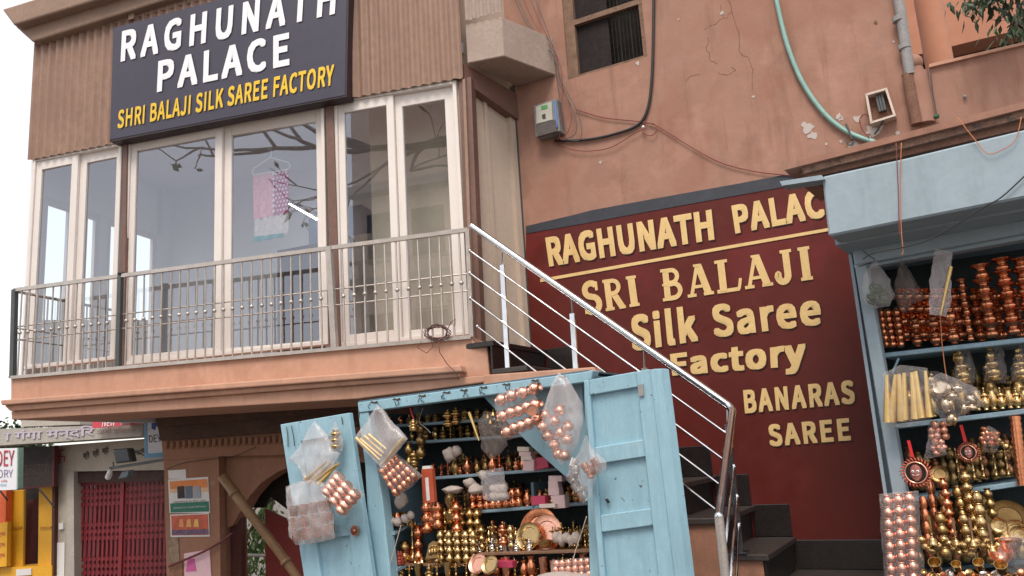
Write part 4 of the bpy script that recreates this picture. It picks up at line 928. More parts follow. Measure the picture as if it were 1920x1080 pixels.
# dark shutter sign beside it and yellow shop
sh = thing('dark_signboard', 'dark brown painted board above the yellow doorway', 'board', EW.at(70, 915))
slab('board', [(34, 840), (100, 836), (98, 911), (34, 915)], EW, .06, M('dark_board', (.035, .025, .025), .7, var=.3), sh, .2)
slab('frame', [(98, 836), (102, 835), (101, 912), (34, 918), (34, 914), (98, 910)], EW, .07, M('dark_red_frame', (.09, .02, .02), .7), sh, .205)
letters('lettering', 'ICE FACTORY', [(40, 872), (94, 869), (94, 888), (40, 892)], EW, M('dim_letter', (.09, .06, .055), .7, bump=0), sh, .203, .002)
ys = thing('yellow_shop', 'narrow shop front with yellow painted doors and a dark doorway', 'shop', (EW.at(60, 1000).x, EW.at(60, 1000).y, 0))
slab('wall', [(-80, 905), (105, 900), (102, 1400), (-80, 1400)], EW, .2, darkm, ys, -.6)
for q in ([(20, 920), (44, 918), (42, 1064), (18, 1068)], [(72, 914), (99, 911), (97, 1062), (70, 1064)]):
    o = slab('door_leaf', q, EW, .05, yelwall, ys, .02); bevel(o, .01)
    x0, x1 = q[0][0], q[1][0]
    slab('door_rail', [(x0+3, 988), (x1-4, 987), (x1-4, 991), (x0+3, 992)], EW, .02, M('amber_rail', (.55, .25, .02), .6), ys, .035)
slab('frame', [(14, 920), (20, 920), (18, 1068), (12, 1068)], EW, .1, yelwall, ys, .06)
slab('frame', [(98, 910), (103, 909), (101, 1080), (96, 1080)], EW, .1, M('dark_red_frame2', (.09, .03, .02), .7), ys, .06)
slab('threshold', [(0, 1064), (97, 1060), (97, 1110), (0, 1110)], EW, .3, yelwall, ys, .08)
slab('name_plate', [(30, 1068), (58, 1066), (58, 1078), (30, 1080)], EW, .02, paper, ys, .1)
slab('orange_wall', [(-80, 915), (12, 915), (10, 985), (-80, 1010)], EW, .1, orwall, ys, .15)
slab('price_board', [(-80, 1002), (14, 978), (12, 1062), (-80, 1070)], EW, .06, yelwall, ys, .17)
for y in (995, 1015, 1035): letters('lettering', 'साड़ी सिल्क', [(-40, y+3), (10, y), (10, y+12), (-40, y+15)], EW, redink, ys, .175, .003, font=0)
m = MB(); q = EW.at(60, 990, -.25); m.box(q-Z*.2, EW.u*.05, EW.n*.05, Z*.6); m.build('hanging_cloth', M('red_cloth', (.18, .05, .05), .8), ys)
cable('support_rod', [(72, 916), (88, 934), (101, 951)], EW, .012, black, 'slanting black rod bracing the dark board over the yellow door', 'rod', .22)
cable('support_rod', [(-10, 905), (4, 925), (14, 938)], EW, .012, black, 'short black rod below the white factory sign', 'rod', .3)
# white sign DEY FACTORY
t = thing('white_signboard', 'white signboard with red letters projecting at the left edge', 'sign', EW.at(0, 919))
q = [(-70, 842), (32, 840), (31, 918), (-70, 922)]
slab('panel', q, EW, .08, M('sign_white', (.72, .74, .78), .5, var=.05, bump=0), t, .75)
slab('edge', [(32, 840), (34.5, 839.5), (33.5, 916), (31, 918)], EW, .08, M('sign_green_edge', (.25, .38, .32), .5), t, .748)
letters('lettering', 'PANDEY', [(-42, 846), (27, 844), (26, 873), (-42, 877)], EW, redink, t, .756, .003, bold=.01)
letters('lettering', 'FACTORY', [(-40, 882), (24, 880), (24, 895), (-40, 898)], EW, M('purple_ink', (.25, .2, .35), .6, bump=0), t, .756, .003)
letters('lettering', 'www silk', [(-20, 900), (14, 899), (14, 904), (-20, 905)], EW, redink, t, .756, .003)
letters('lettering', 'saree', [(-12, 908), (12, 907), (12, 912), (-12, 913)], EW, skyblue, t, .756, .003)
# red banner and blue sign
t = thing('red_banner', 'red banner strip with white letters above the Hindi fascia', 'banner', EW.at(210, 800))
slab('cloth', [(173, 778), (262, 772), (262, 795), (173, 803)], EW, .02, redban, t, .6)
letters('lettering', 'New', [(191, 784), (217, 782), (217, 798), (191, 800)], EW, white, t, .605, .004, shear=.3)
letters('lettering', 'Hotel', [(226, 782), (246, 780), (246, 795), (226, 797)], EW, white, t, .605, .004, shear=.3)
t = thing('blue_white_sign', 'small blue and white hanging sign above the gate beside the pillar', 'sign', UC.at(288, 858, -.4))
US = UC.shift(-.5)
slab('panel', [(270, 793), (307, 790), (310, 857), (271, 860)], US, .05, M('sign_white2', (.75, .77, .85), .5), t, 0)
slab('blue_border', [(270, 793), (275, 793), (276, 859), (271, 860)], US, .01, skyblue, t, .006)
slab('blue_border', [(276, 851), (310, 848), (310, 857), (276, 859)], US, .01, skyblue, t, .006)
slab('blue_mark', [(284, 793), (294, 792), (290, 806), (284, 804)], US, .01, M('deep_blue', (.03, .1, .4), .5), t, .006)
letters('lettering', 'DEY', [(279, 816), (301, 814), (302, 828), (280, 830)], US, ink, t, .006, .003, bold=.0)
# floodlights on an arm
FL = UC.shift(-.15)
t = thing('floodlight', 'black floodlight on a steel arm above the red gate', 'floodlight', FL.at(228, 868))
o = slab('lamp_head', [(211, 842), (240, 840), (246, 865), (216, 869)], FL, .1, raildk, t, .06); bevel(o, .01)
slab('lens', [(214, 845), (238, 843), (243, 863), (218, 866)], FL, .01, M('dark_blue_lens', (.02, .03, .06), .15), t, .068)
rodpx('yoke', FL, (212, 866), (213, 878), .008, raildk, t)
t = thing('floodlight', 'smaller grey floodlight under the steel arm with a slanting lens', 'floodlight', FL.at(232, 898))
o = slab('lamp_head', [(228, 884), (243, 881), (240, 896), (220, 899)], FL, .08, M('lamp_grey', (.10, .12, .15), .4), t, .02); bevel(o, .008)
slab('lens', [(230, 886), (241, 884), (238, 894), (223, 897)], FL, .01, M('grey_lens', (.13, .16, .2), .2), t, .028)
t = thing('lamp_arm', 'dark steel arm reaching left from the pillar to hold the lamps', 'bracket', FL.at(260, 875))
barpx('arm', FL, (206, 878), (308, 862), .03, .03, raildk, t)
rodpx('stay', FL, (240, 841), (270, 854), .006, raildk, t)
m = MB(); m.tube([FL.at(207, 880, .03), FL.at(204, 893, .03)], [.02, .035], 10); m.ball(FL.at(203, 894, .03), .034, 10); m.build('light_bulb', M('bulb_white', (.8, .8, .78), .4), smooth=True, label='white round bulb hanging at the tip of the lamp arm', cat='bulb')
# notices and switch on the cream wall
slab('notice', [(99, 1018), (121, 1017), (120, 1086), (98, 1086)], EW, .01, paper, None, .012, label='white printed notice on the cream wall between yellow door and gate', cat='notice')
slab('switch_box', [(110, 981), (118, 980), (118, 992), (110, 993)], EW, .04, paper, None, .03, label='small white switch box on the cream wall left of the gate', cat='switch')
# trees beyond the shops
rnd = random.Random(4)
def bigtree(name, label, c, R, n, sz, seedv):
    rnd = random.Random(seedv); t = thing(name, label, 'tree', (c[0], c[1], 0)); m = MB()
    m.tube([(c[0], c[1], 0), (c[0]+.1, c[1], c[2]*.5), (c[0], c[1], c[2])], [.22, .16, .08], 8)
    tips = []
    for k in range(16):
        e = Vector((rnd.gauss(0, 1), rnd.gauss(0, 1), rnd.gauss(0, .7))).normalized()*R*rnd.uniform(.5, 1); tips.append(e)
        m.tube([Vector((c[0], c[1], c[2]*.6)), Vector(c)+e*.5, Vector(c)+e], [.07, .04, .012], 5)
    m.build('trunk', bark, t)
    m = MB()
    for k in range(n):
        p = Vector(c)+tips[k % 16]*rnd.uniform(.5, 1.1)+Vector((rnd.gauss(0, R*.13), rnd.gauss(0, R*.13), rnd.gauss(0, R*.1)))
        d = Vector((rnd.gauss(0, 1), rnd.gauss(0, 1), rnd.gauss(0, .6))).normalized(); s = d.orthogonal().normalized(); l = sz*rnd.uniform(.6, 1.3)
        m.add([p, p+d*l*.5+s*l*.3, p+d*l, p+d*l*.5-s*l*.3], [(0, 1, 2, 3)])
    m.build('crown', leaf, t, kind='stuff'); return t
p = EYE + ray(18, 815)*(22/ray(18, 815).y); bigtree('tree', 'hazy leafy tree far down the street below the balcony corner', (p.x, p.y, p.z-.3), 1.2, 2600, .13, 11)

# ================================================================== ACROSS THE STREET (seen only in the window panes)
ob = thing('opposite_building', 'pinkish house across the street mirrored in the right hand window panes', 'building', (-12, -8, 0))
WP = WIN.at(740, 300)
def azp(az, dist, z): a = math.radians(az); return Vector((WP.x+math.sin(a)*dist, WP.y+math.cos(a)*dist, z))
m = MB(); P0, P1 = azp(203, 15, 0), azp(224, 17, 0); dv = (P1-P0); nn = Vector((dv.y, -dv.x, 0)).normalized()
m.prism([P0, P1, P1+Z*13.5, P0+Z*13.5], -nn*3); m.build('wall', M('opposite_pink', (.80, .58, .46), .9, var=.1, vs=.5), ob)
m = MB()
for z in (4.5, 7.6, 10.4): m.prism([P0+Z*z, P1+Z*z, P1+Z*(z+.25), P0+Z*(z+.25)], nn*.5)
m.build('cornice', M('opposite_trim', (.42, .36, .32), .9), ob)
m = MB()
for z in (5.3, 8.3):
    for t in (.15, .38, .61, .84): c = lerp(P0, P1, t)+Z*(z+.8); m.box(c, dv.normalized()*.5, nn*.06, Z*.75)
m.build('window', darkm, ob)
def frangipani(base, H, seedv):
    rnd = random.Random(seedv); t = thing('bare_tree', 'nearly leafless tree across the street mirrored dark in the window glass', 'tree', base)
    m = MB(); lf = MB()
    def grow(p, d, l, r, lev):
        q = p; pts = [p]; rad = [r]
        for i in range(4):
            d = (d+Vector((rnd.gauss(0, .17), rnd.gauss(0, .17), rnd.gauss(.03, .12)))).normalized(); q = q+d*l/4; pts.append(q); rad.append(r*(1-.09*(i+1)))
        m.tube(pts, rad, 6 if lev < 3 else 5)
        if lev >= 5:
            for k in range(rnd.choice((0, 0, 1, 2, 3))):
                e = (d+Vector((rnd.gauss(0, .6), rnd.gauss(0, .6), rnd.gauss(-.2, .5)))).normalized(); s_ = e.orthogonal().normalized(); L = rnd.uniform(.22, .36)
                lf.add([q, q+e*L*.5+s_*L*.16, q+e*L, q+e*L*.5-s_*L*.16], [(0, 1, 2, 3)])
            return
        for k in range(rnd.choice((2, 2, 3))):
            e = (d+Vector((rnd.gauss(0, .55), rnd.gauss(0, .55), rnd.gauss(.05, .35)))).normalized()
            grow(q, e, l*rnd.uniform(.62, .82), r*.62, lev+1)
    for k in range(4):
        a = k*PI/2+.4; grow(Vector(base)+Z*H, Vector((math.cos(a)*.9, math.sin(a)*.9, .25)).normalized(), 1.8, .075, 1)
    m.tube([base, Vector(base)+Z*H*.5, Vector(base)+Z*(H+.05)], [.2, .16, .12], 8)
    m.build('trunk', bark, t); lf.build('leaves', leaf, t, kind='stuff')
frangipani(azp(205, 5.4, 0), 7.5, 33)

# ================================================================== WARES
PROF = {
 'lota': [(.02, 0), (.034, .003), (.034, .008), (.028, .012), (.05, .026), (.06, .05), (.054, .074), (.034, .09), (.029, .100), (.044, .118), (.046, .12), (.042, .12), (.026, .104), (.02, .09)],
 'round_pot': [(.02, 0), (.042, .006), (.058, .026), (.06, .042), (.054, .060), (.036, .072), (.036, .078), (.052, .086), (.05, .088), (.034, .080)],
 'flared_pot': [(.028, 0), (.042, .010), (.046, .028), (.040, .045), (.030, .056), (.030, .066), (.040, .080), (.060, .094), (.064, .10), (.060, .103), (.036, .106), (.028, .112)],
 'ball_pot': [(.03, 0), (.052, .012), (.06, .034), (.052, .056), (.034, .068), (.034, .07)],
 'tumbler': [(.034, 0), (.036, .004), (.036, .02), (.038, .022), (.042, .086), (.044, .09), (.041, .09), (.036, .02)],
 'lamp': [(.045, 0), (.047, .006), (.03, .014), (.012, .03), (.012, .05), (.022, .058), (.012, .066), (.010, .11), (.024, .12), (.010, .13), (.010, .15), (.038, .168), (.042, .178), (.030, .176), (.008, .17), (.006, .20), (.011, .208), (.002, .225)],
 'bell': [(.05, 0), (.052, .004), (.044, .02), (.034, .05), (.028, .07), (.012, .082), (.006, .09), (.006, .1), (.012, .105), (.012, .112), (.003, .12)],
 'covered_pot': [(.034, 0), (.036, .005), (.03, .012), (.055, .03), (.062, .052), (.055, .07), (.036, .078), (.034, .092), (.046, .1), (.046, .106), (.03, .122), (.012, .132), (.008, .14), (.016, .15), (.012, .16), (.001, .166)],
 'idol': [(.04, 0), (.042, .012), (.036, .016), (.034, .024), (.042, .034), (.040, .05), (.028, .066), (.036, .078), (.038, .09), (.028, .10), (.014, .106), (.02, .116), (.023, .13), (.018, .143), (.014, .15), (.018, .158), (.004, .182)],
 'bowl': [(.02, 0), (.03, .003), (.05, .02), (.06, .04), (.062, .042), (.057, .041), (.045, .022), (.02, .008)],
 'cone_pot': [(.02, 0), (.05, .05), (.056, .075), (.03, .095), (.02, .1)],
}
HT = {k: max(z for r, z in v) for k, v in PROF.items()}; RD = {k: max(r for r, z in v) for k, v in PROF.items()}
ME = {}
def pmesh(kind, mat, seg=16):
    key = (kind, mat.name)
    if key not in ME:
        m = MB(); m.lathe(PROF[kind], (0, 0, 0), seg)
        if kind == 'idol':
            m.ball((.034, -.01, .07), .012, 6); m.ball((-.034, -.01, .07), .012, 6); m.ball((0, -.02, .048), .02, 8); m.lathe([(.034, .0), (.03, .006), (.002, .008)], (0, .012, .128), 10, axis=Vector((0, 1, .1)))
        if kind == 'lamp':
            for k in range(5): a = 2*PI*k/5; m.ball((.042*math.cos(a), .042*math.sin(a), .174), .010, 6)
        o = m.build('proto', mat, smooth=True); me = o.data
        for v in me.vertices: v.co += o.location
        me.set_sharp_from_angle(angle=math.radians(60))
        bpy.data.objects.remove(o); me.name = kind; ME[key] = me
    return ME[key]
def inst(name, kind, mat, p, r, h, label, cat, group, up=Z, spin=None):
    o = bpy.data.objects.new(name, pmesh(kind, mat)); COL.objects.link(o); o.location = p
    q = Vector(up).normalized().to_track_quat('Z', 'Y'); o.rotation_mode = 'QUATERNION'
    from mathutils import Quaternion
    o.rotation_quaternion = q @ Quaternion((0, 0, 1), random.uniform(0, 6.28) if spin is None else spin)
    o.scale = (r/RD[kind], r/RD[kind], h/HT[kind]); return tag(o, label, cat, group)
def mpp(pl, x, y, off=0.0): return (pl.at(x+4, y, off)-pl.at(x-4, y, off)).length/8
NM = {'lota': 'water_pot', 'round_pot': 'round_pot', 'flared_pot': 'flared_pot', 'ball_pot': 'ball_pot', 'tumbler': 'tumbler', 'lamp': 'oil_lamp', 'bell': 'hand_bell', 'covered_pot': 'covered_pot', 'idol': 'figurine', 'bowl': 'bowl', 'cone_pot': 'cone_pot'}
CT = {'lota': 'pot', 'round_pot': 'pot', 'flared_pot': 'pot', 'ball_pot': 'pot', 'tumbler': 'tumbler', 'lamp': 'lamp', 'bell': 'bell', 'covered_pot': 'pot', 'idol': 'figurine', 'bowl': 'bowl', 'cone_pot': 'pot'}
REC = []; SID = [0]
ORD = 'first second third fourth fifth sixth seventh eighth ninth tenth eleventh twelfth thirteenth fourteenth fifteenth sixteenth seventeenth eighteenth nineteenth twentieth'.split()
def tower(pl, x, yb, yt, w, n, kind, mat, label, group, off=0.0, lean=0.0):
    """n alike pots stacked at pixel column x between yb and yt, w pixels wide"""
    s = mpp(pl, x, yb, off); p = pl.at(x, yb, off); H = (pl.at(x, yt, off)-p).length; up = (Z+pl.u*lean).normalized(); h = H/n
    for i in range(n):
        o = inst(NM[kind], kind, mat, p+up*(h*i*.97)+pl.u*random.uniform(-.002, .002), w*s/2*random.uniform(.96, 1.04), h*1.06, label, CT[kind], group, up); REC.append((o, label, 'tower', i, n, SID[0], x))
    SID[0] += 1
def rowpots(key, f0, f1, n, kinds, w, hpx, label, group, depth=.06, jit=.012, stack=1, rows=1, wv=.15):
    a, b = SH[key]; nrm = ST.n if key[0] in 'kl' else CS.n
    for r in range(rows):
        for i in range(n):
            kind, mat = kinds[(i*7+r*3+random.randrange(2)) % len(kinds)] if len(kinds) > 1 else kinds[0]
            p = lerp(a, b, f0+(f1-f0)*(i+.5+(r % 2)*.4)/n)-nrm*(depth+r*.085)+Vector((random.uniform(-1, 1)*jit, random.uniform(-1, 1)*jit, .0))
            k = random.uniform(1-wv, 1+wv); h = hpx*.0036*k
            for s_ in range(stack):
                o = inst(NM[kind], kind, mat, p+Z*(h*.95*s_), w*.0036/2*k, h, label, CT[kind], group, Z+Vector((random.uniform(-.02, .02), random.uniform(-.02, .02), 0))); REC.append((o, label, 'row', i, n, (r, rows, s_, stack), 0))
# plastic bags: crumpled pillow following an outline
def bag(outline, pl, off, bulge, mat, label, cat='plastic bag', group=None, amp=.006, name='plastic_bag', rings=12, N=64, knot=True):
    P = [pl.at(x, y, off) for x, y in outline]; n = len(P); per = []
    for i in range(n):
        a, b = P[i], P[(i+1) % n]
        k = max(2, int(N*(b-a).length/sum((P[(j+1) % n]-P[j]).length for j in range(n))))
        for t in range(k): per.append(lerp(a, b, t/k))
    c = sum(P, Vector())/n; K = len(per); vs = []; fs = []; sdv = random.uniform(0, 50); apex = P[0]; nf = random.uniform(9, 13)
    for side in (1, -1):
        base = len(vs)
        for j in range(rings+1):
            t = j/rings
            for i in range(K):
                p = lerp(c, per[i], t); b = bulge*math.sqrt(max(0, 1-t**2.4))
                nz_ = noise.noise(p*14+Vector((sdv, 0, side*9)))*1.2+noise.noise(Vector((p.x*30, p.y*30, p.z*9+sdv)))*.9
                edge = pl.u*noise.noise(p*22+Vector((0, sdv, 0)))*.012*t
                dq = p-apex; th = math.atan2(dq.dot(pl.u), -dq.z+.01); nz_ += 1.5*(abs(math.sin(th*nf+sdv+2.0*noise.noise(p*6)))-.5)*min(1, t*1.6)*(1.2-t*.5)
                vs.append(p+pl.n*(side*(b+.002)+amp*nz_*(1 if t < 1 else .4))+edge)
        for j in range(rings):
            for i in range(K): fs.append((base+j*K+i, base+j*K+(i+1) % K, base+(j+1)*K+(i+1) % K, base+(j+1)*K+i))
    m = MB(); m.add(vs, fs)
    m.v = [v for v in m.v]
    o = m.build(name, mat, None, smooth=True, label=label, cat=cat, group=group)
    return o
def pack(q, pl, off, cols, rows, kind, mat, label, group, r=None, axis=None, fill=1.0, wrap=None, wlabel=None, hk=1.0):
    """grid of alike pots inside a pixel quad; columns run from q bottom edge to top edge"""
    Q = [pl.at(x, y, off) for x, y in q]; up = (lerp(Q[0], Q[1], .5)-lerp(Q[3], Q[2], .5)).normalized()
    if axis is not None: up = axis
    W_ = (Q[1]-Q[0]).length/cols; H_ = (Q[3]-Q[0]).length/rows
    for i in range(cols):
        for j in range(rows):
            p = bil(Q, (i+.5)/cols, (j+1)/rows)+pl.n*random.uniform(-.006, .006)
            o = inst(NM[kind], kind, mat, p, W_*.52*fill if r is None else r, H_*1.04*hk, label, CT[kind], group, up+Vector((random.uniform(-.03, .03),)*3)); REC.append((o, label, 'pack', i, cols, (j, rows), 0))
    if wrap:
        c = sum(Q, Vector())/4; o = bag([(960, 540)], pl, 0, 0, wrap, '') if False else None
        # slightly larger crinkled wrap
        qx = sum(x for x, y in q)/4; qy = sum(y for x, y in q)/4
        bag([(qx+(x-qx)*1.13, qy+(y-qy)*1.10) for x, y in q], pl, off, W_*.62, wrap, wlabel, 'plastic wrap', name='plastic_wrap', amp=.004)
def tubes(lines, pl, off, r, mat, label, group, name='gold_paper_tube', cat='tube'):
    for (a, b) in lines:
        p = pl.at(*a, off+random.uniform(-.012, .012)); q = pl.at(*b, off+random.uniform(-.012, .012)); rr = r*random.uniform(.85, 1.1)
        m = MB(); m.tube([p, lerp(p, q, .5), q], [rr*1.1, rr*.8, rr*.45], 10, cap=True); m.build(name, mat, smooth=True, auto=50, label=label, cat=cat, group=group)

# ---- hanging on the kiosk's left door
D = .18
tubes([((572, 900), (612, 866)), ((580, 905), (622, 868)), ((590, 902), (630, 872)), ((598, 908), (636, 868))], ST, D, .016, goldpaper, 'rolled gold paper tube in the milky bag on the left kiosk door', 'gold tubes in the milky bag')
bag([(591, 789), (614, 814), (626, 842), (639, 850), (628, 868), (596, 908), (574, 904), (556, 872), (541, 862), (566, 832), (578, 806)], ST, D, .045, bagm, 'milky plastic bag of gold tubes hanging at the top of the left kiosk door')
tower(ST, 630, 842, 806, 15, 3, 'lota', brass, 'small brass pot in the slim bag at the door top', 'brass pots in the slim bag', D)
bag([(629, 790), (637, 806), (644, 826), (642, 846), (618, 846), (616, 822), (622, 806)], ST, D, .03, bagf, 'slim plastic bag of three small brass pots beside the milky bag')
for j in range(3):
    for i in range(4):
        p = ST.at(552+i*18.5+j*2, 968+j*23-i*3, D+.02); inst('tumbler', 'tumbler', copper, p+Z*.0, .039, .076, 'pale copper tumbler in the big bag on the left kiosk door', 'tumbler', 'copper tumblers in the big bag')
for j in range(3):
    inst('tumbler', 'tumbler', copper, ST.at(616+j*3, 955+j*22, D+.02), .022, .06, 'narrow copper tumbler at the right side of the big bag', 'tumbler', 'narrow copper tumblers in the big bag')
bag([(583, 899), (606, 905), (622, 934), (626, 965), (628, 1010), (590, 1018), (554, 1022), (544, 1008), (540, 950), (538, 912), (560, 903)], ST, D+.02, .06, bagm, 'big milky plastic bag of copper tumblers lowest on the left kiosk door', amp=.008)
pack([(630, 884), (678, 928), (645, 968), (607, 918)], ST, D+.08, 3, 4, 'ball_pot', copperp, 'pale copper pot in the slanting wrapped pack on the left door', 'copper pots in the slanting pack', axis=(ST.at(640, 880, 0)-ST.at(600, 935, 0)).normalized(), wrap=bagthin, wlabel='clear wrap round the slanting pack of copper pots on the left door', hk=1.0)
t = thing('round_ornament', 'small round red and gold ornament pinned on the left kiosk door', 'ornament', ST.at(665, 995, .13))
m = MB(); m.lathe([(.034, 0), (.036, .006), (.028, .012), (.014, .015), (.001, .017)], ST.at(665, 995, .115), 16, axis=ST.n); m.build('disc', M('ornament_red', (.25, .04, .03), .4), t, smooth=True, auto=40)
m = MB(); 
for k in range(14): a = 2*PI*k/14; m.ball(ST.at(665, 995, .122)+(ST.u*math.cos(a)+Z*math.sin(a))*.034, .006, 6)
m.ball(ST.at(665, 995, .135), .012, 8); m.build('beads', brass, t, smooth=True)
# ---- on the kiosk frame
tubes([((668, 822), (712, 862)), ((676, 824), (716, 856)), ((684, 818), (720, 850)), ((692, 815), (724, 842)), ((757, 822), (722, 868)), ((752, 826), (716, 872))], ST, .12, .015, goldpaper, 'gold paper tube in the diamond shaped bag at the kiosk corner', 'gold tubes in the diamond bag')
bag([(709, 758), (735, 790), (765, 822), (742, 850), (718, 882), (700, 862), (664, 822), (684, 795)], ST, .12, .05, bagm, 'diamond shaped milky bag of gold tubes on the kiosk corner post')
pack([(742, 852), (788, 892), (744, 932), (712, 880)], ST, .06, 4, 5, 'ball_pot', copper, 'dark copper pot in the tilted pack below the diamond bag', 'copper pots in the tilted pack', axis=(ST.at(760, 870, 0)-ST.at(725, 905, 0)).normalized(), wrap=bagthin, wlabel='clear wrap round the tilted pack of copper pots at the kiosk post')
# ---- right hand packs
for j, (a, b, n) in enumerate((((938, 752), (1000, 732), 4), ((942, 782), (1002, 762), 5), ((950, 812), (1004, 790), 5))):
    for i in range(n):
        p = lerp(ST.at(*a, .10), ST.at(*b, .10), i/(n-1)); inst('water_pot', 'lota', copperp, p-ST.u*.03, .040, .085, 'shiny pale copper pot in the wrapped cluster under the kiosk beam', 'pot', 'copper pots in the wrapped cluster', ST.u+Z*.25+Vector((0, 0, random.uniform(-.1, .1))))
inst('tumbler', 'tumbler', copperp, ST.at(998, 768, .16), .036, .06, 'open mouthed copper mug facing out of the wrapped cluster', 'mug', None, (ST.n*.9+ST.u*.5-Z*.1))
bag([(935, 738), (970, 726), (1002, 728), (1012, 765), (1008, 800), (975, 818), (952, 826), (938, 800), (930, 762)], ST, .11, .07, bagthin, 'clear crinkled wrap round the copper cluster under the kiosk beam', 'plastic wrap', name='plastic_wrap')
for (x, y) in ((1025, 778), (1020, 800), (1029, 818), (1040, 834), (1052, 850), (1048, 770), (1040, 790), (1068, 800), (1064, 825), (1050, 812), (1060, 855)):
    inst('round_pot', 'round_pot', copperp, ST.at(x, y+8, .14+random.uniform(-.02, .02)), .036, .06, 'pale copper pot inside the tall milky bag by the right door', 'pot', 'copper pots in the tall milky bag', Vector((random.uniform(-.6, .6), random.uniform(-.3, .3), 1)))
bag([(1048, 698), (1066, 712), (1092, 755), (1094, 780), (1086, 822), (1066, 864), (1050, 872), (1032, 840), (1014, 812), (1020, 765), (1036, 720)], ST, .15, .065, bagm, 'tall milky plastic bag of copper pots hanging over the right door', amp=.008)
for (x, y, mm) in ((1072, 872, 's'), (1080, 886, 's'), (1076, 900, 's'), (1088, 905, 's'), (1092, 925, 's'), (1098, 936, 's'), (1084, 918, 's'), (1102, 880, 'c'), (1108, 892, 'c'), (1120, 870, 'c'), (1116, 884, 'c')):
    inst('tumbler', 'tumbler', silver if mm == 's' else copperp, ST.at(x, y+4, .25), .026, .05, ('small silver cup' if mm == 's' else 'small copper cup')+' in the lowest bag on the right kiosk door', 'cup', ('silver' if mm == 's' else 'copper')+' cups in the lowest bag', Vector((random.uniform(-.7, .7), random.uniform(-.4, .4), 1)))
bag([(1100, 815), (1110, 838), (1134, 862), (1136, 880), (1118, 896), (1104, 936), (1094, 944), (1078, 920), (1062, 898), (1068, 870), (1086, 850)], ST, .25, .05, bagf, 'crumpled clear bag of silver and copper cups on the right door')
# ---- kiosk shelves
g = 'pots crammed on the kiosk shelves'
def K(*a, **k): rowpots(*a, **k)
K('kt', .04, .95, 18, [('idol', brasso), ('lota', copper)], 15, 19, 'dim dusty pot in the shadow of the kiosk top shelf', 'pots on the kiosk top shelf', depth=.02)
K('ka', .0, 1, 20, [('idol', brasso), ('lota', brass), ('covered_pot', brasso), ('lamp', brasso)], 16, 25, 'old brass pot or figure on the dark second kiosk shelf', 'brassware on the second kiosk shelf', depth=.03, rows=2)
K('kb', .0, 1, 20, [('lota', copper), ('covered_pot', copper), ('lota', brasso), ('lamp', copper)], 16, 27, 'copper pot standing on the third kiosk shelf', 'pots on the third kiosk shelf', depth=.03, rows=2, wv=.3)
dk = M('dark_copper', (.42, .19, .10), .38, 1, var=.3, vs=18, bump=.05, rnd=.3); db = M('dark_brass', (.34, .24, .11), .4, 1, var=.3, vs=18, bump=.05, rnd=.3)  # darker, rougher metals for the back rows
for key, h_ in (('kt', 20), ('ka', 24), ('kb', 40), ('kc', 44), ('kd', 44)):
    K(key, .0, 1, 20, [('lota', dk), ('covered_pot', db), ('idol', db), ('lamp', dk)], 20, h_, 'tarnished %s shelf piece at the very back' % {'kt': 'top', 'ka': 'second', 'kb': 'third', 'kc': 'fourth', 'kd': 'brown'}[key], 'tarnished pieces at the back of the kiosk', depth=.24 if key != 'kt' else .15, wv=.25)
K('kc', .0, .16, 3, [('lamp', brasso)], 20, 44, 'thin old brass lamp at the left of the fourth kiosk shelf', 'lamps on the fourth kiosk shelf', depth=.03)
K('kc', .18, .55, 8, [('round_pot', copper)], 17, 18, 'round copper pot stacked two high on the fourth kiosk shelf', 'round copper pots on the fourth shelf', depth=.02, stack=2, wv=.05, jit=.004)
K('kc', .5, 1, 11, [('idol', brass), ('lota', copper), ('covered_pot', brasso)], 15, 27, 'small brass piece at the right of the fourth kiosk shelf', 'brass pieces right on the fourth shelf', depth=.03, rows=2)
K('kd', .02, .5, 9, [('idol', silver), ('lamp', brass), ('tumbler', silver)], 13, 24, 'tiny silvery figure on the brown kiosk shelf', 'tiny figures on the brown shelf', depth=.03, rows=2)
K('kd', .0, .5, 10, [('covered_pot', brass), ('lota', copper), ('lamp', brasso)], 16, 40, 'taller brass pot behind the tiny silver figures', 'tall brass pots behind the figures', depth=.17)
K('kd', .6, 1, 10, [('lamp', brass)], 15, 42, 'small brass oil lamp at the right of the brown shelf', 'small brass lamps at the right', depth=.12)
for i in range(8):      # tower block of small brass pots
    x = 826+i*7.4*1.08; 
for i, x in enumerate((828, 844, 860, 876, 890)):
    tower(ST.shift(-.14), x, 1054, 995, 13, 4, 'round_pot', brass, 'little brass pot in bright centre stacks', 'little brass pots in bright stacks', 0)
    tower(ST.shift(-.26), x+9, 1040, 952, 16, 5, 'lota', brasso if i % 2 else brass, 'brass pot in the taller stacks behind the bright ones', 'taller brass stacks', 0)
for i, (x, yb, yt, w, n, kd, mt) in enumerate(((802, 1000, 940, 20, 3, 'round_pot', copper), (822, 992, 942, 20, 3, 'ball_pot', copper), (846, 985, 925, 17, 2, 'cone_pot', brass), (858, 1000, 940, 18, 3, 'lota', copper), (775, 1050, 968, 14, 1, 'lamp', brass), (786, 1054, 985, 18, 3, 'lota', copper), (812, 985, 938, 15, 2, 'lota', copper), (790, 860, 790, 15, 3, 'lota', brasso), (779, 900, 845, 15, 2, 'idol', brasso), (768, 880, 830, 14, 2, 'lota', brasso), (905, 1032, 985, 16, 3, 'lota', brass), (925, 1030, 980, 15, 1, 'lamp', brass), (960, 1030, 985, 13, 3, 'round_pot', brass), (945, 1024, 978, 17, 2, 'covered_pot', copper), (760, 1052, 1015, 20, 2, 'round_pot', brasso), (740, 1050, 1010, 16, 2, 'lota', copper))):
    tower(ST.shift(-.2), x, yb, yt, w, n, kd, mt, ['copper', 'brass'][mt in (brass, brasso)]+' pot in the mixed kiosk stacks', 'mixed stacks in the kiosk', 0)
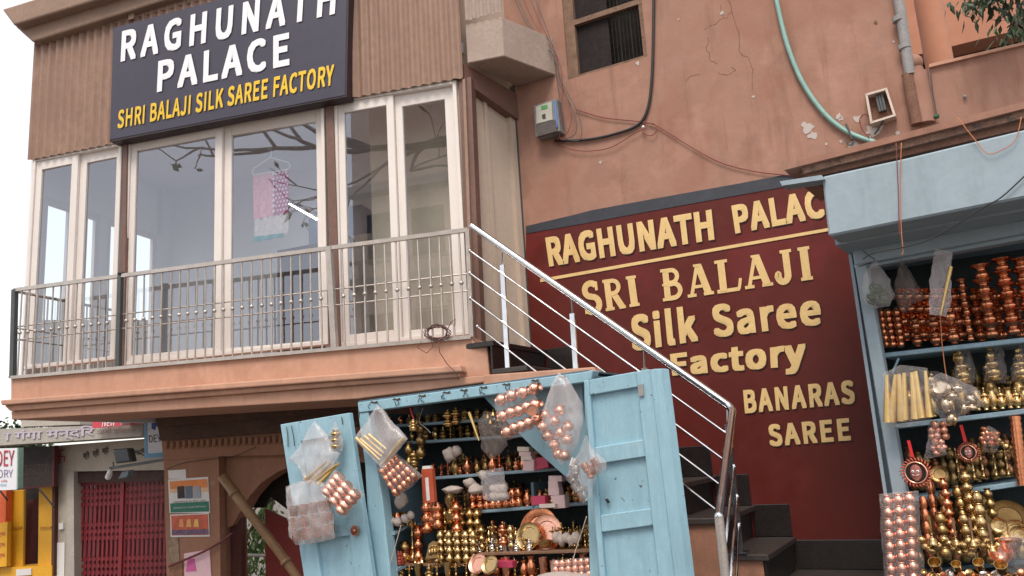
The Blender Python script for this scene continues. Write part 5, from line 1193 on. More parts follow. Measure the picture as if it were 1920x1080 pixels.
K('ke', .0, 1, 9, [('bowl', brass), ('lota', brass), ('bell', brass)], 16, 12, 'tiny brass item along the low left kiosk shelf', 'tiny brass items on the low left shelf', depth=.02)
K('kf', .0, .45, 9, [('idol', brasso), ('lamp', brass), ('bowl', brass)], 18, 30, 'small brass figure on the lowest kiosk shelf', 'brass figures on the lowest kiosk shelf', depth=.03)
K('kf', .45, .95, 11, [('lota', copper), ('lamp', brass), ('tumbler', copperp), ('idol', brass)], 17, 32, 'small copper or brass vessel on the lowest kiosk shelf', 'vessels on the lowest kiosk shelf', depth=.06, rows=2)
K('l1', .1, 1, 4, [('ball_pot', copper), ('lota', brasso)], 20, 26, 'copper pot on the small upper corner shelf', 'pots on the upper corner shelf', depth=.05)
K('l2', .1, 1, 4, [('idol', M('red_idol', (.4, .07, .04), .4)), ('lota', copper)], 16, 30, 'reddish figurine on the small lower corner shelf', 'figurines on the lower corner shelf', depth=.05)
# cotton bundles, boxes, plates
cotton = M('cotton_white', (.46, .39, .35), .9, var=.12, vs=20, bump=.4, bs=60)
def lump(pl, x, y, w, h, off, mat, label, name='cotton_bundle', cat='bundle', group=None):
    s = mpp(pl, x, y, off); c = pl.at(x, y, off); rx, rz = w*s/2, h*s/2; vs = []; fs = []; n1, n2 = 12, 9; sd_ = random.uniform(0, 99)
    for j in range(n2+1):
        th = PI*j/n2
        for i in range(n1):
            a = 2*PI*i/n1; d = Vector((math.cos(a)*math.sin(th), math.sin(a)*math.sin(th), math.cos(th))); k = 1+.35*noise.noise(d*1.6+Vector((sd_, 0, 0)))+.12*noise.noise(d*5+Vector((0, sd_, 0)))
            vs.append(c+(pl.u*d.x*rx+pl.n*d.y*rx*.8+Z*d.z*rz)*k)
    for j in range(n2):
        for i in range(n1): fs.append((j*n1+i, j*n1+(i+1) % n1, (j+1)*n1+(i+1) % n1, (j+1)*n1+i))
    m = MB(); m.add(vs, fs); return m.build(name, mat, smooth=True, label=label, cat=cat, group=group)
SK = ST.shift(-.24)
for (x, y, w, h) in ((842, 852, 22, 22), (856, 846, 16, 16)): lump(SK, x, y, w, h, 0, cotton, 'crumpled whitish bundle lying on the third kiosk shelf', group='whitish bundles on the third shelf')
for (x, y, w, h) in ((850, 918, 34, 12), (880, 905, 22, 14), (893, 917, 26, 16), (906, 890, 18, 14)): lump(SK, x, y, w, h, 0, cotton, 'flat whitish bundle laid over the pots on the fourth shelf', group='flat bundles on the fourth shelf')
for (x, y, w, h) in ((735, 978, 15, 13), (746, 978, 15, 13), (760, 972, 14, 13), (770, 966, 13, 12), (752, 938, 20, 24)): lump(ST.shift(-.08), x, y, w, h, 0, cotton, 'round white ball in the row on the upper corner shelf', 'white_ball', 'ball', group='white balls on the corner shelf')
for i in range(6): lump(SK, 926+(i % 3)*9, 917+(i//3)*13, 17, 15, .06, cotton, 'white puff packed in the hanging bag in front of the fourth shelf', 'white_puff', 'puff', group='white puffs in the hanging bag')
bag([(900, 884), (944, 876), (948, 905), (956, 935), (930, 944), (906, 935), (903, 905)], SK, .07, .03, bagf, 'clear bag of white puffs hanging at the kiosk centre')
for i in range(5): lump(ST.shift(-.2), 1044+i*9, 1008+(i % 2)*4, 16, 18, 0, cotton, 'fluffy white clump right on the brown shelf', 'cotton_clump', 'cotton', group='fluffy white clumps')
lump(ST.shift(-.05), 1060, 1085, 110, 22, .06, cotton, 'pale cloth heap peeping over the bottom edge before the kiosk', 'cloth_heap', 'cloth')
pinkbox = M('pink_box', (.55, .40, .40), .6, var=.08); redbox = M('red_box', (.42, .04, .09), .5, var=.1); wbox = M('pale_box', (.55, .47, .42), .6, var=.08)
def pbox(x, y, w, h, mat, lab, grp=None, off=0.0, tilt=0, dep=.06, pl=SK, nm='small_box'):
    s = mpp(pl, x, y, off); c = pl.at(x, y, off); a = Matrix.Rotation(math.radians(tilt), 3, pl.n); m = MB(); m.box(c, a @ (pl.u*w*s/2), pl.n*dep/2, a @ (Z*h*s/2)); o = m.build(nm, mat, label=lab, cat='box', group=grp); bevel(o, .002); return o
for i, (x, y, w, h) in enumerate(((1045, 897, 25, 9), (1041, 908, 18, 11), (1042, 921, 20, 12), (1050, 934, 25, 10), (1052, 946, 23, 11))):
    pbox(x, y, w, h, pinkbox, 'pale pink carton in the tall pile on the fourth shelf', 'pale pink cartons piled on the fourth shelf', .05, -2+i)
for i, (x, y, w, h, mm) in enumerate(((985, 842, 22, 7, wbox), (988, 851, 22, 7, pinkbox), (991, 860, 20, 8, wbox), (995, 872, 20, 18, pinkbox))): pbox(x, y, w, h, mm, ['cream', 'dusty pink', 'beige', 'tall pale pink'][i]+' carton in the small pile on the third shelf', None, .05, -4)
pbox(1018, 868, 26, 18, redbox, 'crimson box at the right of the third shelf', None, .03, 8); pbox(1013, 938, 26, 14, redbox, 'crimson carton under the copper cups on the fourth shelf', None, .06)
pbox(1030, 952-4, 30, 6, wbox, 'flat cream packet under the pink carton pile', None, .08)
t = thing('incense_packet', 'red and white incense packet hanging left of the kiosk shelves', 'packet', ST.at(803, 945, -.1))
slab('box', [(790, 880), (810, 878), (815, 941), (793, 944)], ST, .03, M('incense_red', (.48, .09, .04), .5), t, -.08); slab('white_print', [(797, 896), (803, 895), (806, 938), (800, 939)], ST, .003, paper, t, -.079); slab('paper_top', [(792, 874), (806, 873), (808, 881), (791, 883)], ST, .02, paper, t, -.085)
tubes([((880, 773), (898, 826))], ST, -.06, .013, goldpaper, 'single gold paper cone leaning before the second kiosk shelf', None, 'gold_paper_cone', 'cone')
bag([(897, 790), (910, 770), (932, 775), (942, 800), (952, 835), (938, 850), (920, 862), (905, 845), (902, 815)], ST, -.06, .04, dustbag, 'dusty brown plastic bag hanging inside the kiosk top')
for i, (x, y) in enumerate(((915, 785), (925, 780), (935, 790), (920, 795))): inst('bell', 'bell', brasso, ST.at(x, y, -.05), .022, .045, 'old brass bell tied above the dusty brown bag', 'bell', 'old brass bells tied in a bunch')
for i, (x, y) in enumerate(((841, 800), (856, 796))): tower(ST.shift(-.15), x, y, y-32, 17, 2, 'covered_pot', brass, 'bright brass pot hanging near the top of the kiosk', 'bright brass pots near the top', 0)
tower(ST.shift(-.05), 776, 808, 786, 15, 1, 'idol', brass, 'small brass piece hung on red string in the kiosk', None, 0)
cable('string', [(768, 762), (772, 775), (776, 786)], ST, .006, M('red_string', (.5, .03, .06), .6), 'bright red string holding a brass piece at the kiosk top', 'string', -.04)
cable('string', [(793, 765), (786, 790), (798, 802), (808, 812)], ST, .002, greyp, 'thin grey string dangling at the kiosk top', 'string', -.05)
# golden relief and plates
gp = thing('golden_plaque', 'golden arched deity plaque leaning by the brass stacks', 'plaque', ST.at(806, 1048, -.08))
o = slab('plaque', [(798, 1048), (804, 1020), (812, 1014), (820, 1018), (821, 1046)], ST, .015, brass, gp, -.06)
m = MB()
for (x, y) in ((806, 1040), (811, 1038), (816, 1038)):
    m.ball(ST.at(x, y-14, -.055), .008, 6); m.lathe([(.008, 0), (.011, .02), (.005, .045)], ST.at(x, y+2, -.055), 6)
m.build('relief_figures', brass, gp, smooth=True)
def plate(x, y, rpx, pl, off, mat, lab, tilt=.35, nm='plate', cat='plate'):
    s = mpp(pl, x, y, off); r = rpx*s; c = pl.at(x, y, off); ax = (pl.n*-1+Z*-tilt).normalized()*-1
    ax = (pl.n+Z*tilt).normalized(); m = MB(); m.lathe([(.001, 0), (r*.62, .001), (r*.66, .006), (r*.92, .010), (r, .014), (r, .011), (r*.9, .004), (r*.6, -.004), (.001, -.004)], c, 32, axis=ax)
    return m.build(nm, mat, smooth=True, auto=35, label=lab, cat=cat)
SPp = ST.shift(-.3)
plate(1012, 995, 36, SPp, -.05, copper, 'largest dark copper plate standing at the back of the brown shelf', .25)
plate(1025, 1000, 30, SPp, .02, copperp, 'wide pale copper plate wrapped before the dark one', .25)
plate(992, 1006, 22, SPp, .06, brass, 'brass rimmed plate leaning lowest on the brown shelf', .3)
inst('bowl', 'bowl', brass, ST.at(1022, 1028, -.2), .055, .05, 'squat brass bowl beside the leaning plates', 'bowl', None)
plate(897, 1058, 16, ST.shift(-.08), 0, copperp, 'pinkish shining plate in the low row of the kiosk', .5); plate(920, 1060, 15, ST.shift(-.06), 0, brass, 'yellow shining plate in the low row of the kiosk', .5)
pbox(948, 1057, 34, 10, redbox, 'flat bright red box in the low row of the kiosk', None, .1)
m = MB(); c = ST.at(740, 1080, -.05)
for dx in (-.014, 0, .014): m.tube([c+ST.u*dx, c+ST.u*dx*1.3+Z*.05], .003, 5)
m.tube([c-Z*.09, c], .004, 5); m.tube([c-ST.u*.016, c+ST.u*.016], .003, 5); m.build('brass_trident', brass, label='small brass trident standing low at the left kiosk post', cat='trident')
pack([(1040, 1052), (1108, 1046), (1112, 1082), (1036, 1086)], ST, -.02, 6, 3, 'ball_pot', copperp, 'small pale copper ball pot in the flat wrapped tray', 'copper ball pots in the flat tray', axis=Z, wrap=bagthin, wlabel='clear wrap over the flat tray of copper ball pots')
cable('string', [(1100, 968), (1090, 1000), (1080, 1030), (1074, 1052)], ST, .003, cream2, 'pale string slanting across the right shelves of the kiosk', 'string', .0)
cable('string', [(752, 985), (745, 1010), (738, 1035), (730, 1062)], ST, .003, cream2, 'pale string tied from the corner shelf to the post', 'string', .01)

# ---- right hand shop
R1 = CSH.shift(-.14)
def RT(x, yb, yt, w, n, kind, mat, lab, grp, pl=R1): tower(pl, x, yb, yt, w, n, kind, mat, lab, grp)
for x in (1660, 1672, 1688): RT(x+2, 652, 578, 13 if x == 1660 else 17, 6, 'ball_pot', copper, 'small copper pot in the short stacks by the blue post', 'small copper stacks by the post')
RT(1722, 650, 590, 22, 2, 'covered_pot', copper, 'copper pot behind the hanging strings on the top shelf', 'copper pots behind the strings')
RT(1757, 648, 585, 24, 2, 'covered_pot', copper, 'copper pot under the white packet on the top shelf', 'copper pots under the white packet')
RT(1790, 645, 565, 24, 2, 'covered_pot', copper, 'copper jar left of the thin ringed tower', 'copper jars left of the thin tower')
RT(1822, 640, 518, 21, 7, 'flared_pot', copper, 'small flared copper pot in the thin tower on the top shelf', 'flared copper pots in the thin tower')
RT(1862, 634, 490, 40, 5, 'flared_pot', copper, 'wide flared copper pot in the tower left of the tallest', 'flared copper pots in the wide tower')
RT(1903, 628, 478, 42, 6, 'flared_pot', copper, 'wide flared copper pot in the rightmost full tower', 'flared copper pots in the right tower')
RT(1938, 622, 478, 40, 6, 'flared_pot', copper, 'wide copper pot cut by the right picture edge', 'copper pots at the picture edge')
R1b = CSH.shift(-.3)
for x in (1700, 1716, 1734, 1750, 1768, 1784, 1803, 1842, 1880, 1918): RT(x, 640, 540, 30, 4, 'lota', copper, 'dim copper pot behind the top shelf row', 'dim copper pots in the back row', R1b)
rowpots('ct', .3, 1, 8, [('bowl', brasso), ('ball_pot', copper)], 30, 14, 'dusty bowl on the high plank under the lintel', 'dusty bowls on the high plank', depth=.02)
for i, (x, yb, yt, w) in enumerate(((1752, 782, 700, 26), (1808, 778, 655, 34), (1866, 772, 650, 38), (1918, 768, 652, 38))):
    RT(x, yb, lerp(yb, yt, .5), w, 1, 'lota', brasso, 'brass pot forming the base of a wrapped figure set', 'brass bases on the middle shelf')
    RT(x, lerp(yb, yt, .48), yt, w, 1, 'idol', brass, 'plastic wrapped brass head figure on the middle shelf', 'wrapped brass figures on the middle shelf')
    bag([(x-w*.3, yt-4), (x+w*.3, yt-4), (x+w*.6, yt+40), (x+w*.55, (yt+yb)/2+8), (x-w*.55, (yt+yb)/2+8), (x-w*.6, yt+40)], R1, .0, .06, bagthin, 'thin clear wrap over a brass figure on the middle shelf', 'plastic wrap', 'clear wraps on the middle shelf', name='plastic_wrap', amp=.004)
for i in range(7): RT(1835+i*15, 770-i, 728, 20, 1, ['lota', 'covered_pot'][i % 2], brass, 'small wrapped brass pot in the front row of the middle shelf', 'small brass pots in the middle front row', CSH.shift(-.06))
rowpots('c0', .25, 1, 8, [('lota', brasso)], 1, 1, 'x', 'x', depth=.1) if False else None
RT(1712, 785, 730, 24, 2, 'lota', brasso, 'dull brass pot behind the gold tubes', 'dull brass pots behind the gold tubes')
for key, h_, nm_ in (('c0', 40, 'middle'), ('c1', 46, 'third'), ('c2', 60, 'lowest')):
    pass
for i in range(16): tower(CSH.shift(-.26), 1716+i*14, 776-i*1.2, 700-i+(i % 3)*8, 19, 2, ['lota', 'covered_pot', 'idol'][i % 3], [db, brasso, dk][i % 3], 'dark pot behind the wrapped figures', 'dark pots on the middle shelf')
for i in range(14): tower(CSH.shift(-.28), 1716+i*15, 922-i*2.3, 838-i*2+(i % 4)*9, 20, 3, ['lota', 'round_pot'][i % 2], [dk, db, brasso][i % 3], 'dark pot behind the brass lamps', 'dark pots on the third shelf')
for i in range(12): tower(CS.shift(-.28), 1728+i*17, 1062-i*1.5, 945-i*2+(i % 4)*9, 24, 4, ['lota', 'round_pot', 'ball_pot'][i % 3], [db, dk, brasso][i % 3], 'dark pot deep behind the front towers', 'dark pots behind the front towers')
# lamps on third shelf
for x, yb in ((1800, 905), (1828, 904), (1846, 902), (1870, 900), (1893, 898), (1914, 897)): RT(x, yb-4, yb-62-(x % 3)*6, 20, 1, 'lamp', brass, 'slender brass lamp standing on the third shelf', 'brass lamps on the third shelf', CSH.shift(-.08))
for k in range(14): inst('ball_pot', 'ball_pot', copper, CSH.at(1842+(k % 4)*9+random.uniform(-2, 2), 835-(k//4)*9, -.03), .02, .03, 'tiny copper pot in the hanging bunch over the lamps', 'pot', 'tiny copper pots in the hanging bunch', Vector((random.uniform(-1, 1), random.uniform(-1, 1), 1)))
bag([(1852, 798), (1868, 806), (1880, 828), (1868, 848), (1846, 848), (1838, 822)], CSH, -.03, .05, bagthin, 'clear bag of tiny copper pots over the brass lamps')
for k in range(8): inst('cone_pot', 'cone_pot', brass, CSH.at(1880+k*3.4, 828+k*5, .0), .018, .03, 'tiny brass cup on the slanting chain', 'cup', 'tiny brass cups on the chain', Vector((random.uniform(-1, 1), random.uniform(-1, 1), .5)))
m = MB(); m.tube([CSH.at(1903, 780, .02), CSH.at(1918, 905, .02)], .03, 14)
for k in range(12): t_ = k/11; m.tube([CSH.at(1903+15*t_, 781+124*t_, .02), CSH.at(1903.6+15*t_, 786+124*t_, .02)], .0335, 14)
m.build('copper_tube', copper, smooth=True, auto=40, label='tall ribbed stack of copper bowls leaning at the right edge', cat='bowl stack')
# hanging gold cones
q0, q1 = (1657, 702), (1738, 692)
for k in range(9):
    x = lerp(1660, 1738, k/8); x2 = lerp(1670, 1738, k/8); tubes([((x2+random.uniform(-8, 8), 792-k*1.2), (x+random.uniform(-12, 12), 703-k))] , CS, .14, .024, goldpaper, 'long gold paper cone in the bag on the shop post', 'gold cones in the bag on the shop post')
bag([(1655, 700), (1690, 684), (1740, 690), (1745, 740), (1746, 785), (1705, 800), (1672, 800), (1660, 750)], CS, .14, .045, bagthin, 'clear bag of long gold paper cones hanging on the shop post')
# silver brass bundle
for (x, y, r) in ((1752, 735, 15), (1772, 722, 17), (1765, 752, 17), (1785, 742, 14), (1800, 758, 13), (1775, 775, 15), (1815, 745, 14), (1795, 728, 13), (1822, 760, 10)):
    s = mpp(CS, x, y, .15); inst('round_pot', 'round_pot', M('champagne_metal', (.72, .58, .42), .25, 1, rnd=.15, bump=0) if 'champagne_metal' not in MATS else MATS['champagne_metal'], CS.at(x, y+8, .15), r*s, r*s*1.3, 'champagne coloured metal pot in the bulging bag', 'pot', 'champagne pots in the bulging bag', Vector((random.uniform(-1, 1), random.uniform(-.8, .2), random.uniform(-.3, 1))))
bag([(1738, 712), (1765, 698), (1800, 712), (1832, 728), (1846, 760), (1815, 772), (1795, 792), (1770, 790), (1745, 765)], CS, .15, .08, bagthin, 'bulging clear bag of champagne coloured pots before the middle shelf', amp=.01)
# white packet with stick
bag([(1754, 464), (1785, 474), (1783, 520), (1784, 560), (1776, 594), (1742, 590), (1742, 540), (1748, 500)], CS, .10, .025, bagm, 'white plastic packet with a yellow stick hanging under the lintel', 'plastic packet', name='plastic_packet')
tubes([((1783, 500), (1764, 590))], CS, .135, .010, goldpaper, 'yellow wooden stick inside the hanging white packet', None, 'yellow_stick', 'stick')
# vegetable bag
lf2 = M('green_vegetable', (.07, .14, .05), .6, var=.4, vs=20, bump=0)
m = MB(); rnd2 = random.Random(8)
for k in range(90):
    p = CS.at(rnd2.uniform(1630, 1662), rnd2.uniform(532, 568), .10+rnd2.uniform(-.03, .03)); d = Vector((rnd2.gauss(0, 1), rnd2.gauss(0, .5), rnd2.gauss(0, .7))).normalized(); m.tube([p-d*.022, p, p+d*.024], [.006, .007, .002], 5)
m.build('green_beans', lf2, label='green vegetables filling the bag tied to the shop post', cat='vegetables', kind='stuff')
bag([(1640, 484), (1650, 500), (1668, 525), (1676, 555), (1668, 574), (1640, 579), (1620, 570), (1616, 540), (1622, 510), (1634, 496)], CS, .10, .06, bagf, 'knotted clear bag of green vegetables hanging from the shop post')
cable('string', [(1618, 470), (1630, 480), (1640, 488), (1622, 496), (1610, 500)], CS, .004, raildk, 'dark cord knotted above the vegetable bag', 'cord', .10)
bag([(1690, 485), (1708, 510), (1735, 560), (1712, 570), (1694, 588), (1682, 570), (1678, 530)], CS, -.02, .04, dustbag, 'dusty see-through bag hanging beside the vegetable bag')
# copper pot bag, sun masks
for k in range(16): inst('ball_pot', 'ball_pot', copperp, CS.at(1748+(k % 3)*9+random.uniform(-2, 2)+(k//3)*1.5, 800+(k//3)*11, .06), .022, .035, 'tiny pinkish copper pot in the small hanging bag', 'pot', 'pinkish copper pots in the small bag', Vector((random.uniform(-1, 1), random.uniform(-1, 1), 1)))
bag([(1744, 786), (1762, 792), (1770, 825), (1776, 852), (1752, 858), (1732, 862), (1738, 826)], CS, .06, .05, bagthin, 'small clear bag of pinkish copper pots above the sun mask')
maskred = M('mask_red', (.50, .10, .06), .35, var=.2, vs=30, bump=0); maskblk = M('mask_black', (.015, .012, .012), .25, var=0, bump=0); faceskin = M('mask_face', (.35, .12, .09), .4, var=.1)
def sunmask(x, y, rpx, lab, off):
    s = mpp(CS, x, y, off); r = rpx*s; c = CS.at(x, y, off); n = (CS.n+CS.u*-.05).normalized(); U, V = CS.u, Z
    t = thing('sun_mask', lab, 'wall mask', c)
    m = MB(); m.lathe([(.001, .004), (r*.60, .004), (r*.66, .010), (r*.72, .010), (r*.74, 0), (r*.6, -.006), (.001, -.006)], c, 28, axis=n); m.build('dish', maskblk, t, smooth=True, auto=40)
    m = MB(); m.lathe([(r*.62, .008), (r*.66, .014), (r*.72, .012), (r*.74, .004), (r*.62, .004), (r*.62, .008)], c, 28, axis=n, cap=False); m.build('rim', copperp, t, smooth=True)
    for k in range(26):
        a = 2*PI*k/26; d = U*math.cos(a)+V*math.sin(a); e = U*math.cos(a+.35)+V*math.sin(a+.35); w = U*-math.sin(a)+V*math.cos(a)
        m = MB(); m.tube([c+d*r*.72, c+d*r*.86+w*r*.02+n*.005, c+(d*.55+e*.45)*r*1.03], [r*.055, r*.06, r*.02], 6); m.build('ray', maskred, t, smooth=True)
    m = MB(); vs = []; 
    for j in range(8):
        for i in range(13):
            a = PI*i/12-PI/2; hgt = j/7*2-1; wr = .36*math.sqrt(max(0.02, 1-hgt*hgt*.9)); vs.append(c+U*(math.sin(a)*wr*r)+V*(hgt*.52*r)+n*(.006+math.cos(a)*.018))
    fs = [(j*13+i, j*13+i+1, (j+1)*13+i+1, (j+1)*13+i) for j in range(7) for i in range(12)]
    m.add(vs, fs); m.build('face', faceskin, t, smooth=True)
    for sx in (-.15, .15):
        m = MB(); m.lathe([(.001, .004), (r*.09, .001), (r*.10, -.003)], c+U*sx*r+V*.08*r+n*.023, 10, axis=n); e = m.build('eye', white, t, smooth=True)
        m = MB(); m.lathe([(.001, .003), (r*.04, .001), (r*.045, -.003)], c+U*sx*r+V*.08*r+n*.028, 8, axis=n); m.build('pupil', maskblk, e)
    m = MB(); m.tube([c+V*.12*r+n*.025, c-V*.05*r+n*.034, c-V*.12*r+n*.03], [r*.02, r*.035, r*.05], 6); m.build('nose', faceskin, t, smooth=True)
    m = MB(); m.tube([c+U*-.10*r-V*.2*r+n*.024, c-V*.24*r+n*.028, c+U*.10*r-V*.2*r+n*.024], r*.03, 6); m.build('mouth', maskred, t, smooth=True)
    m = MB(); m.tube([c+U*-.20*r-V*.10*r+n*.026, c+U*-.1*r-V*.17*r+n*.03, c-V*.13*r+n*.032, c+U*.1*r-V*.17*r+n*.03, c+U*.2*r-V*.10*r+n*.026], r*.02, 5); m.build('moustache', white, t)
    m = MB(); m.prism([c+U*-.016+V*r*1.0, c+U*.002+V*r*1.0, c+U*-.008+V*(r*1.0+.10), c+U*-.024+V*(r*1.0+.10)], -n*.006); m.build('red_ribbon', M('ribbon', (.65, .02, .02), .5) if 'ribbon' not in MATS else MATS['ribbon'], t)
sunmask(1718, 886, 31, 'copper sun mask with flame rays and black face hanging by the post', .12)
sunmask(1816, 848, 22, 'small red sun mask hanging on a red ribbon above the lamps', .02)
# big bundle of wrapped copper pots on the post foot
pack([(1655, 930), (1716, 922), (1732, 1200), (1668, 1210)], CS, .16, 3, 13, 'round_pot', copperp, 'pinkish copper pot in the tall wrapped block at the post foot', 'pinkish copper pots in the tall wrapped block', axis=Z, fill=1.05, hk=.95)
bag([(1648, 926), (1690, 922), (1722, 920), (1728, 1000), (1738, 1100), (1742, 1215), (1664, 1215), (1655, 1050)], CS, .16, .09, bagthin, 'clear crinkled wrap round the tall block of pinkish pots', 'plastic wrap', name='plastic_wrap', amp=.007)
# towers of pots in front
F1 = CS.shift(.02)
for (x, yb, yt, w, n, kd, mt, tn) in ((1762, 1020, 900, 19, 5, 'ball_pot', copper, 'copper'), (1745, 1040, 930, 17, 5, 'ball_pot', copper, 'copper'), (1790, 1000, 895, 21, 6, 'lota', copper, 'copper'), (1792, 1030, 920, 22, 5, 'round_pot', brass, 'brass'),
        (1816, 1010, 910, 24, 5, 'round_pot', brasso, 'brass'), (1838, 1015, 880, 25, 7, 'lota', brass, 'brass'), (1850, 1030, 920, 24, 5, 'round_pot', brass, 'brass'), (1775, 1040, 960, 26, 4, 'round_pot', brasso, 'brass'),
        (1822, 1040, 962, 24, 4, 'round_pot', brass, 'brass'), (1858, 1050, 970, 22, 4, 'lota', brasso, 'brass'), (1872, 1000, 915, 20, 5, 'lota', brasso, 'brass')):
    tower(F1, x, yb+8, yt, w, n, kd, mt, tn+' pot in the leaning front towers', tn+' pots in the front towers', random.uniform(-.06, .04), random.uniform(-.08, .04))
for (x, y, r) in ((1728, 1012, 8), (1735, 1024, 8), (1770, 1012, 9), (1788, 1026, 7), (1805, 1020, 8), (1822, 1028, 8), (1842, 1020, 9), (1860, 1030, 9), (1781, 1018, 7), (1812, 1032, 6), (1850, 1012, 7), (1745, 1032, 8), (1875, 1022, 8), (1888, 1034, 9), (1830, 1014, 8), (1758, 1022, 7), (1797, 1034, 6), (1867, 1040, 7)):
    s = mpp(CS, x, y, .2); inst('ball_pot', 'ball_pot', brass, CS.at(x, y+6, .2+random.uniform(-.03, .03)), r*s*1.15, r*s*1.6, 'little brass bell shaped pot in the heap below the towers', 'pot', 'little brass pots in the heap', Vector((random.uniform(-.6, .6), random.uniform(-.6, .6), 1)))
for i, (x, y, w) in enumerate(((1750, 1022, 24), (1794, 1022, 18), (1826, 1024, 20), (1862, 1034, 19))): 
    s = mpp(CS, x, y, .24); b_ = inst('hand_bell', 'bell', brass, CS.at(x, y, .24), w*s/2, w*s*1.0, 'brass bell with a slim wooden handle in the front heap', 'bell', 'brass bells with handles')
    m = MB(); p = CS.at(x, y, .24)+Z*w*s*.98; m.tube([p, p+Z*.10], [.006, .009], 6); hd = m.build('handle', wood if i else brass, None); hd.parent = b_; hd.matrix_parent_inverse = (Matrix.Translation(b_.location) @ b_.rotation_quaternion.to_matrix().to_4x4() @ Matrix.Diagonal((*b_.scale, 1))).inverted()
for i, (x, y, w) in enumerate(((1757, 1068, 25), (1796, 1068, 19), (1838, 1066, 22), (1880, 1072, 26))):
    s = mpp(CS, x, y, .26); inst('round_pot', 'tumbler', brass, CS.at(x, y, .26), w*s/2, w*s*1.0, 'bright open brass cup facing out in the lowest front row', 'cup', 'open brass cups in the lowest row', CS.n*.8+Z*.8)
for i in range(26):
    x = 1735+i*7.3; inst('small_item', 'round_pot', [brass, copper, brasso, silver][i % 4], CS.at(x, 1086+random.uniform(-6, 6), .2), .025, .04, 'small metal piece in the jumble at the lower right edge', 'metal piece', 'jumble of metal pieces', Vector((random.uniform(-1, 1), random.uniform(-1, 1), 1)))
plate(1905, 998, 26, CS, .0, brass, 'gold toned plate leaning at the right edge of the shop', .3); plate(1912, 1003, 19, CS, .03, brass, 'smaller gold plate nested before the larger one', .3)
plate(1890, 975, 42, CS, -.15, brasso, 'large dark brass tray behind the gold plates', .1); plate(1874, 985, 16, CS, .06, brass, 'small ringed brass plate between the towers and trays', .2); plate(1762, 890, 18, CS, -.02, brasso, 'small dull brass tray behind the sun mask', .3)
inst('bowl', 'bowl', copper, CS.at(1895, 1035, .2), .07, .07, 'reddish bowl wrapped in plastic at the lower right', 'bowl', None); inst('bowl', 'bowl', copperp, CS.at(1880, 1050, .22), .06, .06, 'pale pink bowl below the reddish one', 'bowl', None, CS.n+Z)
bag([(1870, 1010), (1905, 1000), (1940, 1020), (1940, 1075), (1900, 1080), (1872, 1060)], CS, .2, .08, bagthin, 'clear bag spread over the bowls at the lower right')
# tangled wire on the balcony corner
m = MB(); rnd3 = random.Random(3); P = []
for k in range(70):
    a = k*.62; P.append(RAIL.at(820+math.cos(a)*(22+5*math.sin(k)), 624+math.sin(a)*(13+4*math.cos(k*1.7)), .04+.02*math.sin(k*2.1)))
m.tube(P, .0035, 5); P = [RAIL.at(x, y, .05) for x, y in ((790, 640), (783, 652), (800, 662), (812, 650), (808, 636))]; m.tube(P, .0035, 5)
m.tube([RAIL.at(x, y, .05) for x, y in ((836, 625), (845, 605), (854, 598), (852, 612))], .0035, 5)
m.tube([RAIL.at(x, y, .16) for x, y in ((822, 640), (824, 660), (838, 682), (856, 700), (860, 712))], .0035, 5)
m.build('wire_tangle', M('brown_wire', (.10, .035, .03), .6), smooth=True, label='tangled loop of dark brown wire on the balcony edge by the railing end', cat='wire')

# ---- each repeated pot says which one it is
def finish_labels():
    stacks = {}
    for o, base, k, i, n, sid, x in REC:
        if k == 'tower': stacks.setdefault(base, {})[sid] = x
    for o, base, k, i, n, sid, x in REC:
        bits = []; front = ''
        if k == 'tower':
            if n > 1: front = 'lowest ' if i == 0 else ('topmost ' if i == n-1 else ORD[i]+'-up ')
            if len(stacks[base]) > 1:
                od = sorted(stacks[base], key=lambda q: stacks[base][q]); bits.append(ORD[od.index(sid)]+' stack from left' if len(od) <= 20 else '')
        elif k == 'row':
            r, rows, s_, st = sid
            if st > 1: front = 'lower ' if s_ == 0 else 'upper '
            if rows > 1: bits.append('front row' if r == 0 else 'back row')
            if n > 1: bits.append(ORD[i]+' from left')
        else:
            j, rows = sid; bits.append('row %s, column %s' % (ORD[j], ORD[i]))
        t = front+base+''.join(', '+b for b in bits if b)
        if len(t.replace('-', ' ').split()) > 16: t = front+base+''.join(', '+b for b in bits[-1:] if b)
        if len(t.replace('-', ' ').split()) <= 16: o['label'] = t
finish_labels()
by = {}
for o in COL.objects:
    if o.parent is None and 'label' in o.keys() and o.type in ('MESH', 'EMPTY'): by.setdefault(o['label'], []).append(o)
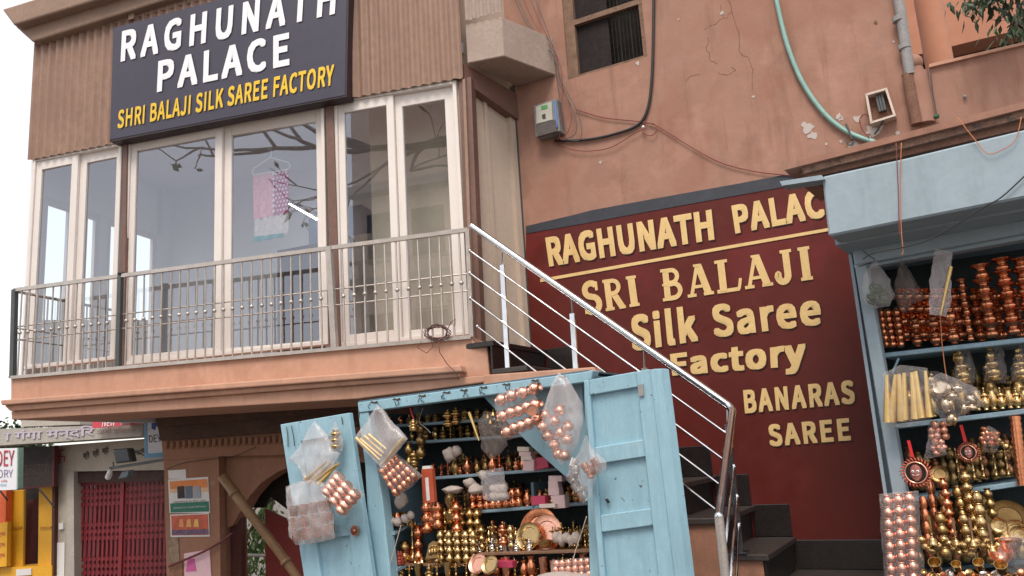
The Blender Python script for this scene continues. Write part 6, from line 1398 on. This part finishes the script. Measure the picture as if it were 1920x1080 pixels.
def screen_x(o):
    p = (sum((Vector(b) for b in o.bound_box), Vector())/8 if o.type == 'MESH' else Vector())
    p = Matrix.LocRotScale(o.location, o.rotation_quaternion if o.rotation_mode == 'QUATERNION' else o.rotation_euler.to_quaternion(), o.scale) @ p - EYE
    return p.dot(r_)/p.dot(f_)
for lab, os_ in by.items():
    if 1 < len(os_) <= 20:
        for i, o in enumerate(sorted(os_, key=screen_x)):
            t = lab+', '+ORD[i]+' from left'
            if len(t.replace('-', ' ').split()) <= 16: o['label'] = t

# small things on the wall and ledge
lump(BW, 1756, 218, 12, 10, .03, M('green_rag', (.04, .12, .07), .9, bump=.3), 'small dark green rag knotted at the foot of the terrace post', 'rag', 'rag')
cable('cord', [(1745, 132), (1748, 165), (1753, 195), (1756, 214)], BW, .004, raildk, 'thin dark cord running down the parapet to the green rag', 'cord', .015)
m = MB(); m.ball(BW.at(1206, 238, .06), .014, 8); m.build('light_bulb', MATS['bulb_white'], smooth=True, label='tiny white bulb hanging where the thick black cable bends', cat='bulb')
m = MB(); m.ball(BW.at(1809, 181, .01), .014, 8); m.build('bolt_head', greyp, smooth=True, label='round metal bolt head in the middle of the terrace parapet', cat='bolt')
cable('clip', [(1586, 232), (1592, 246), (1598, 262)], BW, .008, raildk, 'dark clip wire holding the green hose to the wall', 'clip', .045)
cable('wire', [(1586, 262), (1592, 272), (1600, 268), (1596, 258)], BW, .006, raildk, 'bent piece of wire beneath the green hose', 'wire', .03)
# black nicks of peeled paint and hooks along the kiosk beam
for i, x in enumerate((700, 742, 790, 836, 868, 905, 948, 1002, 1052)):
    y = lerp(Vector((755,)*2), Vector((698,)*2), (x-670)/422)[0]
    m = MB(); P = [ST.at(x+dx, y+dy+2, .032) for dx, dy in ((-7, 2), (-3, -1), (2, 1), (7, -2), (9, 3), (3, 4), (-2, 3))]; m.prism(P, -ST.n*.004); m.build('peeled_patch', M('bare_wood', (.07, .06, .055), .9, var=.3) if 'bare_wood' not in MATS else MATS['bare_wood'], ks)
    for k in range(2):
        a = random.uniform(-8, 8); m = MB(); m.tube([ST.at(x+a, y+6, .035), ST.at(x+a+random.uniform(-5, 5), y+11, .04), ST.at(x+a+random.uniform(-9, 9), y+16, .036)], .0025, 4); m.build('hook', MATS['bar_black'], ks)
